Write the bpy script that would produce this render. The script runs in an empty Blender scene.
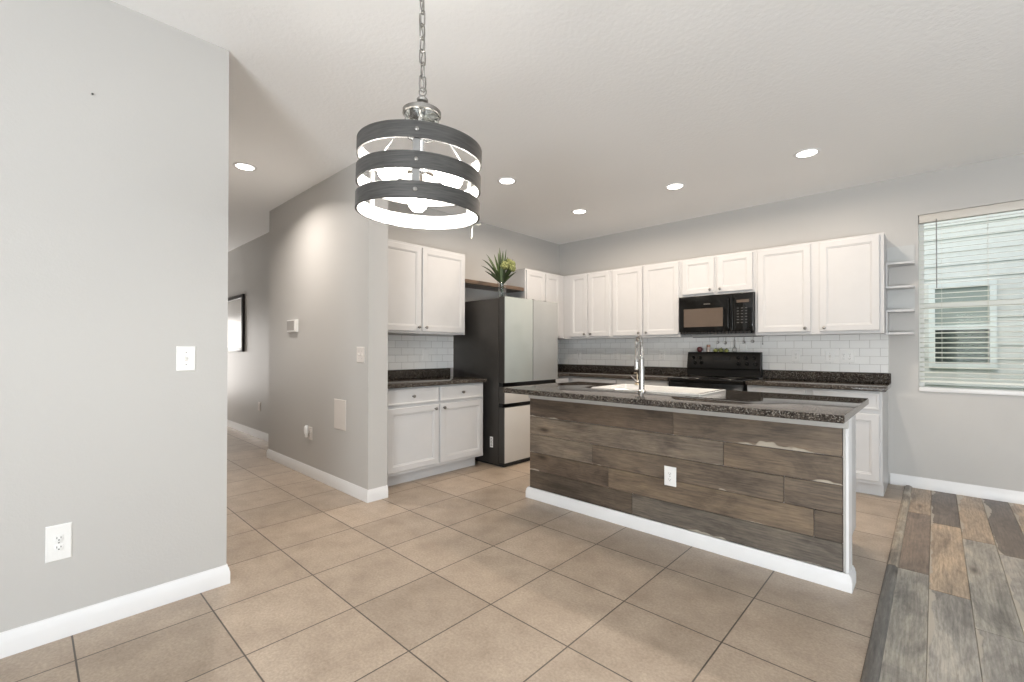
import bpy, bmesh, math, random
from mathutils import Vector, Matrix
random.seed(7)
SC = bpy.context.scene
COL = SC.collection
PI = math.pi

# ------------------------------------------------------------------ camera
YAW, PITCH, ROLL = math.radians(43.0716), math.radians(0.3594), math.radians(0.0795)
f_ = Vector((-math.sin(YAW)*math.cos(PITCH), math.cos(YAW)*math.cos(PITCH), math.sin(PITCH)))
r_ = Vector((math.cos(YAW), math.sin(YAW), 0)); u_ = r_.cross(f_)
r2 = r_*math.cos(ROLL)+u_*math.sin(ROLL); u2 = u_*math.cos(ROLL)-r_*math.sin(ROLL)
cd = bpy.data.cameras.new('camera'); cam = bpy.data.objects.new('camera', cd); COL.objects.link(cam)
cam.matrix_world = Matrix(((r2.x, u2.x, -f_.x, 0), (r2.y, u2.y, -f_.y, 0), (r2.z, u2.z, -f_.z, 1.22), (0, 0, 0, 1)))
cd.sensor_width = 36; cd.lens = 453.247*36/1024; cd.shift_y = 6.18/1024; cd.clip_start = .02
SC.camera = cam

# ------------------------------------------------------------------ view, world, daylight, added fill lights
SC.view_settings.view_transform = 'Standard'; SC.view_settings.look = 'None'
SC.view_settings.gamma = 1; SC.view_settings.use_curve_mapping = False
SC.view_settings.exposure = 0.15
SC.cycles.use_denoising = True
SC.cycles.max_bounces = 10; SC.cycles.diffuse_bounces = 6; SC.cycles.glossy_bounces = 5; SC.cycles.transmission_bounces = 8
SC.cycles.transparent_max_bounces = 12
SC.cycles.sample_clamp_indirect = 6.0
SC.cycles.caustics_reflective = False; SC.cycles.caustics_refractive = False

SKY_STRENGTH = 0.27
W = bpy.data.worlds.new('sky'); SC.world = W; W.use_nodes = True
wn = W.node_tree.nodes; wl = W.node_tree.links
sky = wn.new('ShaderNodeTexSky'); sky.sky_type = 'NISHITA'; sky.sun_disc = False
sky.sun_elevation = math.radians(48); sky.sun_rotation = math.radians(200); sky.air_density = 1.2; sky.dust_density = 2.5
wl.new(sky.outputs[0], wn['Background'].inputs[0]); wn['Background'].inputs[1].default_value = SKY_STRENGTH

def area(name, loc, direction, sx, sy, power, colour, spread=180):
    l = bpy.data.lights.new(name, 'AREA'); l.shape = 'RECTANGLE'; l.size = sx; l.size_y = sy
    l.energy = power; l.color = colour; l.spread = math.radians(spread)
    o = bpy.data.objects.new(name, l); COL.objects.link(o); o.location = loc
    o.rotation_euler = Vector(direction).to_track_quat('-Z', 'Y').to_euler(); return o

CEIL = 2.792
DAY = (0.88, 0.95, 1.0)
area('daylight_patio_door', (1.5, -3.44, 1.20), (0, 1, 0.15), 2.3, 1.7, 66, DAY)
area('rear_ceiling_fill', (1.5, -3.40, .22), (0, .55, 1), 2.3, .35, 250, (.93, .97, 1))  # added fill aimed upward to brighten the ceiling
area('daylight_side_window', (3.44, 1.2, 1.55), (-1, 0, 0.2), 2.3, 1.3, 24, DAY)
area('side_ceiling_fill', (3.44, 1.2, .80), (-.5, 0, 1), 2.3, .2, 52, (.93, .97, 1))  # second added fill, lifts the ceiling from the side opening
area('hall_end_fill', (-10.1, 1.45, 1.3), (1, 0, .2), 1.0, 1.9, 46, (1, .96, .92))  # added fill brightening the hall; the end wall has no opening here
DOWN_POWER, DOWN_COL = 15.5, (1.0, 0.85, 0.70)
BULB_POWER, BULB_COL = 5.5, (1.0, 0.95, 0.88)

# ------------------------------------------------------------------ materials
def new_mat(name):
    m = bpy.data.materials.new(name); m.use_nodes = True
    nt = m.node_tree; return m, nt, nt.nodes['Principled BSDF']

def N(nt, t, **kw):
    n = nt.nodes.new(t)
    for k, v in kw.items(): setattr(n, k, v)
    return n

def coords(nt, scale=(1, 1, 1), loc=(0, 0, 0), rot=(0, 0, 0)):
    tc = N(nt, 'ShaderNodeTexCoord'); mp = N(nt, 'ShaderNodeMapping')
    mp.inputs['Scale'].default_value = scale; mp.inputs['Location'].default_value = loc; mp.inputs['Rotation'].default_value = rot
    nt.links.new(tc.outputs['Object'], mp.inputs[0]); return mp.outputs[0]

def noise(nt, vec, scale, detail=3, rough=.55, dist=0):
    n = N(nt, 'ShaderNodeTexNoise'); n.inputs['Scale'].default_value = scale; n.inputs['Detail'].default_value = detail
    n.inputs['Roughness'].default_value = rough; n.inputs['Distortion'].default_value = dist
    nt.links.new(vec, n.inputs['Vector']); return n

def ramp(nt, fac, stops, mode='LINEAR'):
    r = N(nt, 'ShaderNodeValToRGB'); cr = r.color_ramp; cr.interpolation = mode
    while len(cr.elements) > 1: cr.elements.remove(cr.elements[-1])
    for i, (p, c) in enumerate(stops):
        e = cr.elements[0] if i == 0 else cr.elements.new(p)
        e.position = p; e.color = (*c, 1) if len(c) == 3 else c
    nt.links.new(fac, r.inputs[0]); return r.outputs[0]

def mix(nt, fac, a, b, blend='MIX'):
    m = N(nt, 'ShaderNodeMix', data_type='RGBA', blend_type=blend)
    for sock, v in ((m.inputs[0], fac), (m.inputs[6], a), (m.inputs[7], b)):
        if isinstance(v, (int, float)): sock.default_value = v
        elif isinstance(v, tuple): sock.default_value = (*v, 1)
        else: nt.links.new(v, sock)
    return m.outputs[2]

def bump(nt, b, height, strength=.2, dist=.01):
    n = N(nt, 'ShaderNodeBump'); n.inputs['Strength'].default_value = strength; n.inputs['Distance'].default_value = dist
    nt.links.new(height, n.inputs['Height']); nt.links.new(n.outputs[0], b.inputs['Normal'])

def plain(name, c, rough=.5, metal=0, coat=0, spec=None, var=.04, vscale=9):
    """a solid finish with a little natural variation in its colour"""
    m, nt, b = new_mat(name)
    n = noise(nt, coords(nt), vscale, 2)
    lo = tuple(x*(1-var) for x in c); hi = tuple(min(1, x*(1+var)) for x in c)
    nt.links.new(ramp(nt, n.outputs[0], [(.3, lo), (.7, hi)]), b.inputs['Base Color'])
    b.inputs['Roughness'].default_value = rough; b.inputs['Metallic'].default_value = metal
    b.inputs['Coat Weight'].default_value = coat; b.inputs['Coat Roughness'].default_value = .08
    if spec is not None: b.inputs['Specular IOR Level'].default_value = spec
    return m

def paint(name, c, rough, scale, strength, dist=.004):
    m, nt, b = new_mat(name); v = coords(nt)
    n = noise(nt, v, scale, 3); n2 = noise(nt, v, 1.1, 1)
    nt.links.new(ramp(nt, n2.outputs[0], [(.3, tuple(x*.985 for x in c)), (.7, c)]), b.inputs['Base Color'])
    b.inputs['Roughness'].default_value = rough
    bump(nt, b, n.outputs[0], strength, dist); return m

M = {}
M['wall'] = paint('grey_wall_paint', (.50, .49, .474), .5, 95, .16)
M['ceiling'] = paint('ceiling_paint', (.885, .89, .89), .8, 42, .35, .006)
M['trim'] = plain('white_trim_paint', (.75, .75, .755), .32, var=.01)
M['cabinet'] = plain('white_cabinet_paint', (.55, .549, .552), .34, var=.012)
M['cabin_in'] = plain('white_shelf_paint', (.52, .53, .525), .42, var=.015)
M['plate'] = plain('white_plastic', (.80, .80, .79), .28, var=.01)
M['plate_grey'] = plain('painted_plastic', (.66, .62, .585), .4, var=.01)
M['mark'] = plain('grey_marking', (.10, .10, .095), .7)
M['screen_grey'] = plain('grey_screen', (.28, .26, .24), .35)
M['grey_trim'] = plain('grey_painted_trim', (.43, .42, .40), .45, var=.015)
M['slot'] = plain('dark_slot', (.05, .05, .05), .6)
M['nickel'] = plain('brushed_nickel', (.27, .26, .245), .30, 1)
M['strap'] = plain('grey_strap_paint', (.20, .195, .19), .45)
M['chrome'] = plain('chrome', (.78, .78, .78), .12, 1)
M['iron'] = plain('dark_steel_chain', (.33, .32, .305), .35, 1)
M['black'] = plain('black_enamel', (.006, .0058, .0055), .14, spec=.25)
M['black_glass'] = plain('black_glass', (.005, .005, .005), .05, spec=.45)
M['mw_window'] = plain('microwave_window', (.10, .075, .058), .10, spec=.7)
M['black_satin'] = plain('black_satin_panel', (.009, .0085, .008), .42, spec=.25)
M['black_matte'] = plain('black_rubber', (.012, .012, .012), .6)
M['charcoal'] = plain('charcoal_steel', (.060, .056, .052), .42, .55, var=.06)
M['fridge_glass'] = plain('white_glass_teal_reflection', (.36, .39, .375), .09, spec=.45, var=.01)  # white door glass, teal reflection tinted into its base colour
M['fridge_glass_grey_reflection'] = plain('white_glass_grey_reflection', (.31, .318, .315), .10, spec=.3, var=.01)  # same white glass, the right door's greyer reflection put into the colour
M['fridge_lower'] = plain('white_glass_beige_reflection', (.52, .495, .46), .09, spec=.5, var=.01)  # same white glass, beige reflection put into the colour
M['ceramic'] = plain('white_fireclay', (.84, .825, .80), .12, coat=.5, var=.01)
M['slat'] = plain('white_blind_slat', (.80, .82, .76), .45, var=.015)
M['valance'] = plain('blind_headrail', (.60, .575, .53), .4, var=.015)
M['vinyl'] = plain('white_window_vinyl', (.82, .83, .80), .35, var=.01)
M['cord'] = plain('cord', (.70, .70, .64), .7)
M['siding'] = plain('pale_blue_siding', (.70, .69, .65), .6, var=.03)
M['frame_black'] = plain('black_frame', (.016, .014, .013), .35)
M['paper'] = plain('white_print_paper', (.70, .695, .68), .3, spec=.4, var=.01)
M['leaf'] = plain('green_leaf', (.05, .08, .024), .45, var=.35, vscale=30)
M['leaf_dark'] = plain('dark_green_leaf', (.022, .035, .012), .5, var=.35, vscale=30)
M['bloom'] = plain('yellow_green_bloom', (.20, .22, .08), .7, var=.25, vscale=60)
M['plum'] = plain('dark_red_skin', (.10, .02, .022), .3, var=.3, vscale=40)
M['spice'] = plain('copper_lid', (.35, .20, .15), .35, .6)
M['tan_jar'] = plain('cream_ceramic', (.62, .52, .47), .3)
M['lime'] = plain('yellow_green_skin', (.30, .31, .10), .45, var=.3, vscale=50)
M['brass'] = plain('soft_brass', (.58, .48, .36), .3, 1)
M['stringm'] = plain('cream_string', (.80, .76, .64), .8)
M['lawn'] = plain('lawn_green', (.08, .13, .035), .9, var=.4, vscale=25)
M['dark_glass'] = plain('dark_window_glass', (.035, .045, .038), .08, spec=.35)
M['sky_reflection_glass'] = plain('window_glass_sky_reflection', (.33, .36, .33), .1, spec=.5)  # upper sash glass lightened to stand in for reflected sky
M['wand'] = plain('grey_wand', (.22, .22, .21), .4)
M['steel'] = plain('faucet_steel', (.50, .49, .48), .22, 1)
M['band_in'] = plain('white_band_lining', (.62, .615, .60), .5, var=.01)

def glass(name, c=(1, 1, 1), rough=0.0, alpha=None):
    m, nt, b = new_mat(name)
    b.inputs['Base Color'].default_value = (*c, 1); b.inputs['Roughness'].default_value = rough
    b.inputs['Transmission Weight'].default_value = 1; b.inputs['IOR'].default_value = 1.45; return m
M['glass'] = glass('clear_glass', (.95, .97, .96))
def pane(name):
    m, nt, b = new_mat(name); nt.nodes.remove(b)
    t = N(nt, 'ShaderNodeBsdfTransparent'); t.inputs[0].default_value = (.93, .97, .95, 1)
    g = N(nt, 'ShaderNodeBsdfGlossy'); g.inputs['Roughness'].default_value = .02
    fr = N(nt, 'ShaderNodeFresnel'); fr.inputs[0].default_value = 1.22
    mx = N(nt, 'ShaderNodeMixShader')
    nt.links.new(fr.outputs[0], mx.inputs[0]); nt.links.new(t.outputs[0], mx.inputs[1]); nt.links.new(g.outputs[0], mx.inputs[2])
    nt.links.new(mx.outputs[0], nt.nodes['Material Output'].inputs[0]); return m
M['pane'] = pane('window_pane')

def emit(name, c, s):
    m, nt, b = new_mat(name)
    b.inputs['Base Color'].default_value = (*c, 1); b.inputs['Emission Color'].default_value = (*c, 1)
    b.inputs['Emission Strength'].default_value = s; return m
M['lens'] = emit('glowing_led_lens', (1, .95, .88), 6)
M['bulb'] = emit('glowing_bulb', (1, .96, .88), 16)

def tile_floor():
    m, nt, b = new_mat('beige_floor_tile')
    v = coords(nt, loc=(2.92147+.45279*20, -1.06270+.46275*20, 0))
    br = N(nt, 'ShaderNodeTexBrick'); br.offset = 0; br.squash = 1
    br.inputs['Scale'].default_value = 1; br.inputs['Brick Width'].default_value = .45279; br.inputs['Row Height'].default_value = .46275
    br.inputs['Mortar Size'].default_value = .0034; br.inputs['Mortar Smooth'].default_value = .15; br.inputs['Bias'].default_value = 0
    br.inputs['Color1'].default_value = (0, 0, 0, 1); br.inputs['Color2'].default_value = (1, 1, 1, 1); br.inputs['Mortar'].default_value = (.5, .5, .5, 1)
    nt.links.new(v, br.inputs['Vector'])
    v2 = coords(nt)
    big = noise(nt, v2, 5.5, 5, .6); fine = noise(nt, v2, 85, 3, .65)
    base = ramp(nt, big.outputs[0], [(.28, (.315, .248, .188)), (.5, (.384, .308, .238)), (.72, (.44, .358, .28))])
    per = mix(nt, .10, base, br.outputs['Color'], 'OVERLAY')
    sp = ramp(nt, fine.outputs[0], [(.3, (.80, .80, .80)), (.68, (1.12, 1.12, 1.12))])
    col = mix(nt, 1.0, per, sp, 'MULTIPLY')
    nt.links.new(mix(nt, br.outputs['Fac'], col, (.075, .06, .048)), b.inputs['Base Color'])
    b.inputs['Roughness'].default_value = .38
    inv = N(nt, 'ShaderNodeMath', operation='MULTIPLY_ADD'); inv.inputs[1].default_value = -1; inv.inputs[2].default_value = 1
    nt.links.new(br.outputs['Fac'], inv.inputs[0])
    ad = N(nt, 'ShaderNodeMath', operation='MULTIPLY_ADD'); ad.inputs[1].default_value = .10
    nt.links.new(fine.outputs[0], ad.inputs[0]); nt.links.new(inv.outputs[0], ad.inputs[2])
    bump(nt, b, ad.outputs[0], .5, .0025); return m
M['tile'] = tile_floor()

def subway(name, axis, off):
    """white 3 x 6 inch wall tile; axis = the world axis its courses run along"""
    m, nt, b = new_mat(name)
    tc = N(nt, 'ShaderNodeTexCoord'); sp = N(nt, 'ShaderNodeSeparateXYZ'); cb = N(nt, 'ShaderNodeCombineXYZ')
    nt.links.new(tc.outputs['Object'], sp.inputs[0])
    a = N(nt, 'ShaderNodeMath', operation='ADD'); a.inputs[1].default_value = off; nt.links.new(sp.outputs[axis], a.inputs[0])
    z = N(nt, 'ShaderNodeMath', operation='ADD'); z.inputs[1].default_value = -1.0135+.0762*40; nt.links.new(sp.outputs[2], z.inputs[0])
    nt.links.new(a.outputs[0], cb.inputs[0]); nt.links.new(z.outputs[0], cb.inputs[1])
    br = N(nt, 'ShaderNodeTexBrick'); br.offset = .5
    br.inputs['Scale'].default_value = 1; br.inputs['Brick Width'].default_value = .154; br.inputs['Row Height'].default_value = .0762
    br.inputs['Mortar Size'].default_value = .0016; br.inputs['Mortar Smooth'].default_value = .25
    br.inputs['Color1'].default_value = (.80, .805, .80, 1); br.inputs['Color2'].default_value = (.85, .85, .84, 1); br.inputs['Mortar'].default_value = (.46, .45, .435, 1)
    nt.links.new(cb.outputs[0], br.inputs['Vector'])
    nt.links.new(br.outputs['Color'], b.inputs['Base Color']); b.inputs['Roughness'].default_value = .10
    wv = noise(nt, tc.outputs['Object'], 14, 1)
    inv = N(nt, 'ShaderNodeMath', operation='MULTIPLY_ADD'); inv.inputs[1].default_value = -1; nt.links.new(br.outputs['Fac'], inv.inputs[0])
    nt.links.new(wv.outputs[0], inv.inputs[2]); bump(nt, b, inv.outputs[0], .55, .003); return m
M['subway_x'] = subway('white_subway_tile', 0, 10)
M['subway_y'] = subway('white_subway_tile_side', 1, 10.03)

def granite(name):
    m, nt, b = new_mat(name); v = coords(nt)
    vo = N(nt, 'ShaderNodeTexVoronoi'); vo.inputs['Scale'].default_value = 215; nt.links.new(v, vo.inputs['Vector'])
    n1 = noise(nt, v, 60, 4, .65); n2 = noise(nt, v, 150, 2, .7)
    c1 = ramp(nt, n1.outputs[0], [(.36, (.010, .008, .007)), (.50, (.042, .032, .026)), (.60, (.105, .080, .063)), (.74, (.17, .14, .115))])
    sp = ramp(nt, n2.outputs[0], [(.60, (0, 0, 0)), (.66, (1, 1, 1))])
    cell = N(nt, 'ShaderNodeSeparateColor'); nt.links.new(vo.outputs['Color'], cell.inputs[0])
    grain = ramp(nt, cell.outputs[0], [(0, (.010, .009, .008)), (.45, (.042, .036, .031)), (.72, (.10, .085, .072)), (.90, (.31, .295, .265))], 'CONSTANT')
    c2 = mix(nt, .6, c1, grain)
    nt.links.new(mix(nt, sp, c2, (.24, .21, .18)), b.inputs['Base Color'])
    b.inputs['Roughness'].default_value = .06; b.inputs['Specular IOR Level'].default_value = .17; return m
M['granite'] = granite('dark_speckled_granite')

def wood(name, axis, rough=.45, cream=.64):
    """weathered plank wood; grain along axis; each plank's own colour comes from its 'plank' attribute, alpha is its seed"""
    m, nt, b = new_mat(name)
    at = N(nt, 'ShaderNodeAttribute'); at.attribute_name = 'plank'
    tc = N(nt, 'ShaderNodeTexCoord')
    sd = N(nt, 'ShaderNodeMath', operation='MULTIPLY'); sd.inputs[1].default_value = 37; nt.links.new(at.outputs['Alpha'], sd.inputs[0])
    off = N(nt, 'ShaderNodeCombineXYZ')
    for i in range(3): nt.links.new(sd.outputs[0], off.inputs[i])
    ad = N(nt, 'ShaderNodeVectorMath', operation='ADD'); nt.links.new(tc.outputs['Object'], ad.inputs[0]); nt.links.new(off.outputs[0], ad.inputs[1])
    def mapped(along, across):
        mp = N(nt, 'ShaderNodeMapping'); s = [across]*3; s[axis] = along
        mp.inputs['Scale'].default_value = s; nt.links.new(ad.outputs[0], mp.inputs[0]); return mp.outputs[0]
    g1 = noise(nt, mapped(.9, 17), 1.5, 9, .72, .9)
    g2 = noise(nt, mapped(12, 120), 1.0, 4, .7)
    bl = noise(nt, mapped(1.7, 5.0), 1.2, 7, .66, 1.0)
    st = noise(nt, mapped(1.3, 5.5), 1.2, 4, .55, 1.1)
    wv = N(nt, 'ShaderNodeTexWave'); wv.wave_type = 'RINGS'; wv.rings_direction = 'XYZ'[axis]
    wv.inputs['Scale'].default_value = 5; wv.inputs['Distortion'].default_value = 7.5; wv.inputs['Detail'].default_value = 2; wv.inputs['Detail Scale'].default_value = .8
    nt.links.new(mapped(.55, 5.0), wv.inputs['Vector'])
    kn = N(nt, 'ShaderNodeTexVoronoi'); kn.inputs['Scale'].default_value = 1.0; nt.links.new(mapped(1.7, 5.2), kn.inputs['Vector'])
    c = mix(nt, 1, at.outputs['Color'], ramp(nt, g1.outputs[0], [(.28, (.62, .60, .59)), (.5, (1, 1, 1)), (.72, (1.26, 1.24, 1.2))]), 'MULTIPLY')
    c = mix(nt, 1, c, ramp(nt, wv.outputs[0], [(.1, (.93, .925, .92)), (.6, (1.03, 1.03, 1.03))]), 'MULTIPLY')
    c = mix(nt, 1, c, ramp(nt, g2.outputs[0], [(.3, (.70, .69, .69)), (.6, (1.14, 1.14, 1.14))]), 'MULTIPLY')
    c = mix(nt, 1, c, ramp(nt, bl.outputs[0], [(.32, (.50, .49, .50)), (.5, (1, 1, 1)), (.68, (1.38, 1.36, 1.30))]), 'MULTIPLY')
    c = mix(nt, 1, c, ramp(nt, kn.outputs['Distance'], [(.03, (.22, .19, .17)), (.10, (.75, .72, .7)), (.17, (1, 1, 1))]), 'MULTIPLY')
    # pale sapwood left along some plank edges
    uv = N(nt, 'ShaderNodeUVMap'); uv.uv_map = 'across'; sx = N(nt, 'ShaderNodeSeparateXYZ'); nt.links.new(uv.outputs[0], sx.inputs[0])
    def math_(op, a, b_=None):
        m_ = N(nt, 'ShaderNodeMath', operation=op)
        for k_, v_ in enumerate((a, b_)):
            if v_ is None: continue
            if isinstance(v_, (int, float)): m_.inputs[k_].default_value = v_
            else: nt.links.new(v_, m_.inputs[k_])
        return m_.outputs[0]
    width = math_('MULTIPLY', math_('SUBTRACT', noise(nt, mapped(1.7, 3.0), 1.1, 4, .6).outputs[0], cream), 1.35)
    edge = math_('SUBTRACT', width, sx.outputs[0])
    s = ramp(nt, edge, [(0, (0, 0, 0)), (.02, (.7, .7, .7)), (.06, (.9, .9, .9))])
    c = mix(nt, s, c, (.44, .39, .32))
    nt.links.new(c, b.inputs['Base Color']); b.inputs['Roughness'].default_value = rough
    bump(nt, b, g2.outputs[0], .22, .002); return m
M['wood_x'] = wood('weathered_plank_wood', 0, .5, .56)
M['wood_y'] = wood('weathered_floor_wood', 1, .36, .455)
M['wood_strip'] = wood('worn_threshold_wood', 1, .4, .585)

def band_wood():
    m, nt, b = new_mat('ebony_wood_band'); v = coords(nt, (9, 9, 160))
    n = noise(nt, v, 1.2, 4, .6)
    nt.links.new(ramp(nt, n.outputs[0], [(.3, (.022, .021, .020)), (.7, (.070, .067, .063))]), b.inputs['Base Color'])
    b.inputs['Roughness'].default_value = .5; bump(nt, b, n.outputs[0], .3, .002); return m
M['band'] = band_wood()

# ------------------------------------------------------------------ mesh builder
class MB:
    def __init__(s): s.bm = bmesh.new(); s.pl = None
    def _mark(s, verts, col):
        if col is None: return
        if s.pl is None: s.pl = s.bm.loops.layers.float_color.new('plank')
        for f in {f for v in verts for f in v.link_faces}:
            for l in f.loops: l[s.pl] = col
    def box(s, x0, x1, y0, y1, z0, z1, bev=0, seg=1, col=None, across=0):
        if col is not None and s.pl is None: s.pl = s.bm.loops.layers.float_color.new('plank')
        r = bmesh.ops.create_cube(s.bm, size=1)
        vs = r['verts']
        for v in vs:
            v.co = Vector(((x0+x1)/2+v.co.x*(x1-x0), (y0+y1)/2+v.co.y*(y1-y0), (z0+z1)/2+v.co.z*(z1-z0)))
        if bev:
            es = list({e for v in vs for e in v.link_edges})
            r2 = bmesh.ops.bevel(s.bm, geom=es, offset=bev, segments=seg, affect='EDGES', profile=.5)
            vs = list({v for f in r2['faces'] for v in f.verts} | {v for v in vs if v.is_valid})
        vs = [v for v in vs if v.is_valid]; s._mark(vs, col)
        if col is not None:      # where across its plank each point lies, 0 to 1
            uv = s.bm.loops.layers.uv.get('across') or s.bm.loops.layers.uv.new('across')
            lo, hi = ((x0, x1), (y0, y1), (z0, z1))[across]
            for f in {f for v in vs for f in v.link_faces}:
                for l in f.loops: l[uv].uv = ((l.vert.co[across]-lo)/(hi-lo), 0)
        return s
    def rings(s, loops, closed=True, cap0=True, cap1=True):
        """loops: equal-length point rings joined one to the next"""
        R = [[s.bm.verts.new(p) for p in L] for L in loops]; n = len(R[0])
        for a, b in zip(R, R[1:]):
            for i in range(n if closed else n-1):
                j = (i+1) % n; s.bm.faces.new((a[i], a[j], b[j], b[i]))
        if cap0: s.bm.faces.new(R[0][::-1])
        if cap1: s.bm.faces.new(R[-1])
        return s
    def tube(s, pts, r, n=8, closed=False):
        pts = [Vector(p) for p in pts]; L = []
        up = None; m = len(pts)
        for i, p in enumerate(pts):
            a = pts[(i-1) % m] if (closed or i > 0) else p; b = pts[(i+1) % m] if (closed or i < m-1) else p
            t = (b-a).normalized()
            if up is None:
                up = t.orthogonal().normalized()
            up = (up-t*up.dot(t)).normalized(); w = t.cross(up)
            rr = r[i] if isinstance(r, (list, tuple)) else r
            L.append([p+(up*math.cos(2*PI*k/n)+w*math.sin(2*PI*k/n))*rr for k in range(n)])
        if closed: s.rings(L+[L[0]], cap0=False, cap1=False); bmesh.ops.remove_doubles(s.bm, verts=s.bm.verts, dist=1e-6)
        else: s.rings(L)
        return s
    def lathe(s, prof, base, axis=(0, 0, 1), n=20):
        """prof: (radius, height) pairs along axis from base"""
        base = Vector(base); ax = Vector(axis).normalized(); u = ax.orthogonal().normalized(); w = ax.cross(u)
        L = [[base+ax*h+(u*math.cos(2*PI*k/n)+w*math.sin(2*PI*k/n))*max(r, 1e-4) for k in range(n)] for r, h in prof]
        return s.rings(L)
    def build(s, name, mat, parent=None, smooth=35, label=None, kind=None, group=None, cat=None, origin=None):
        bm = s.bm; bmesh.ops.recalc_face_normals(bm, faces=bm.faces)
        o0 = Vector(parent['_o']) if parent is not None and '_o' in parent else Vector((0, 0, 0))
        if origin is not None: o0 = Vector(origin)
        bmesh.ops.translate(bm, verts=bm.verts, vec=-o0)
        me = bpy.data.meshes.new(name); bm.to_mesh(me); bm.free()
        if smooth:
            me.polygons.foreach_set('use_smooth', [True]*len(me.polygons)); me.set_sharp_from_angle(angle=math.radians(smooth))
        me.materials.append(M[mat] if isinstance(mat, str) else mat)
        o = bpy.data.objects.new(name, me); COL.objects.link(o)
        if parent is not None:
            o.parent = parent; o['_o'] = tuple(o0)
        else:
            o.location = o0; o['_o'] = tuple(o0)
        tag(o, label, cat, group, kind); return o

def tag(o, label=None, cat=None, group=None, kind=None):
    if label: o['label'] = label
    if cat: o['category'] = cat
    if group: o['group'] = group
    if kind: o['kind'] = kind
    return o

def thing(name, label, cat, loc, group=None):
    o = bpy.data.objects.new(name, None); COL.objects.link(o); o.location = loc; o['_o'] = tuple(loc)
    o.empty_display_size = .1
    return tag(o, label, cat, group)

def copy_thing(o, loc, label=None, parent=None):
    c = o.copy(); COL.objects.link(c)
    if parent is None:
        c.location = loc
        if label: c['label'] = label
    else: c.parent = parent
    for ch in list(o.children): copy_thing(ch, None, None, c)
    return c

def struct(name, mb, mat, label=None):
    return mb.build(name, mat, kind='structure', label=label)

# a wall-side frame: u along the wall, v up, w out of the wall
class Fr:
    def __init__(s, o, u, w): s.o = Vector(o); s.u = Vector(u); s.w = Vector(w)
    def p(s, u, v, w): return s.o+s.u*u+Vector((0, 0, v))+s.w*w
    def rect(s, u0, u1, v0, v1, w, ins=0):
        return [s.p(u0+ins, v0+ins, w), s.p(u1-ins, v0+ins, w), s.p(u1-ins, v1-ins, w), s.p(u0+ins, v1-ins, w)]
    def box(s, mb, u0, u1, v0, v1, w0, w1, bev=0, **k):
        a, b = s.p(u0, v0, w0), s.p(u1, v1, w1)
        return mb.box(min(a.x, b.x), max(a.x, b.x), min(a.y, b.y), max(a.y, b.y), min(a.z, b.z), max(a.z, b.z), bev, **k)
FB = Fr((0, 5.41, 0), (1, 0, 0), (0, -1, 0))      # range wall: u = x, w = distance from wall
FA = Fr((-4.09, 0, 0), (0, 1, 0), (1, 0, 0))      # fridge wall: u = y
FP = Fr((0, 1.87, 0), (1, 0, 0), (0, -1, 0))      # pantry wall facing the camera
FH = Fr((0, 2.20, 0), (1, 0, 0), (0, -1, 0))      # hall wall
FL = Fr((-2.71, 0, 0), (0, 1, 0), (1, 0, 0))      # left wall
FI = Fr((0, 2.86, 0), (1, 0, 0), (0, -1, 0))      # island front

# ------------------------------------------------------------------ room shell
XR, YR = 3.4, -3.4
struct('floor', MB().box(-10.2, -.19, YR, 5.41, -.06, 0), 'tile', 'beige square tile floor')
struct('floor_subfloor', MB().box(-.19, XR, YR, 5.41, -.06, -.012), 'tile')

def lerp(a, b, t): return tuple(x+(y-x)*t for x, y in zip(a, b))
TAN, BRN, DRK, GRY, GRN = (.36, .275, .195), (.20, .15, .115), (.15, .118, .095), (.32, .295, .262), (.29, .268, .232)
mb = MB()
seams = [-.182, -.030, .122, .272, .422]
while seams[-1] < XR-.15: seams.append(seams[-1]+.152)
seams.append(XR)
rows = [
    [(5.41, 4.574, TAN), (4.574, 3.355, BRN), (3.355, 2.0, GRN), (2.0, .7, TAN)],
    [(5.41, 4.39, DRK), (4.39, 3.162, TAN), (3.162, 1.95, GRY), (1.95, .8, BRN)],
    [(5.41, 4.16, TAN), (4.16, 2.85, GRN), (2.85, 1.5, GRY)],
    [(5.41, 3.99, DRK), (3.99, 2.8, GRY), (2.8, 1.4, TAN)],
    [(5.41, 4.6, TAN), (4.6, 3.3, GRY), (3.3, 2.0, BRN)]]
for i in range(len(seams)-1):
    x0, x1 = seams[i], seams[i+1]
    segs = list(rows[i]) if i < len(rows) else []
    y = segs[-1][1] if segs else 5.41
    while y > YR:
        ln = random.uniform(.75, 1.35); c = random.choice([TAN, BRN, DRK, GRY, GRN, GRY]); segs.append((y, max(YR, y-ln), c)); y -= ln
    for (ya, yb, c) in segs:
        k = random.uniform(.92, 1.08)
        mb.box(x0+.0008, x1-.0008, yb+.0008, ya-.0008, -.012, 0.0, .0012, col=(c[0]*k, c[1]*k, c[2]*k, random.random()))
struct('floor_plank', mb, 'wood_y', 'weathered mixed brown and grey plank floor')

mb = MB()   # threshold moulding between tile and planks
for (ya, yb, c) in ((5.395, 3.33, (.31, .265, .205)), (3.328, 1.9, (.145, .135, .122)), (1.898, YR, (.14, .115, .09))):
    col = (*c, random.random())
    mb2 = [(-.207, 0), (-.203, .010), (-.194, .0155), (-.172, .0155), (-.160, .008), (-.157, 0)]
    vs0 = len(mb.bm.verts)
    if mb.pl is None: mb.pl = mb.bm.loops.layers.float_color.new('plank')
    L = [[Vector((x, y_, z)) for x, z in mb2] for y_ in (yb, ya)]
    mb.rings(L); mb.bm.verts.ensure_lookup_table(); mb._mark(mb.bm.verts[vs0:], col)
struct('trim_1', mb, 'wood_strip', 'worn wood threshold strip between tile and planks')

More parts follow.
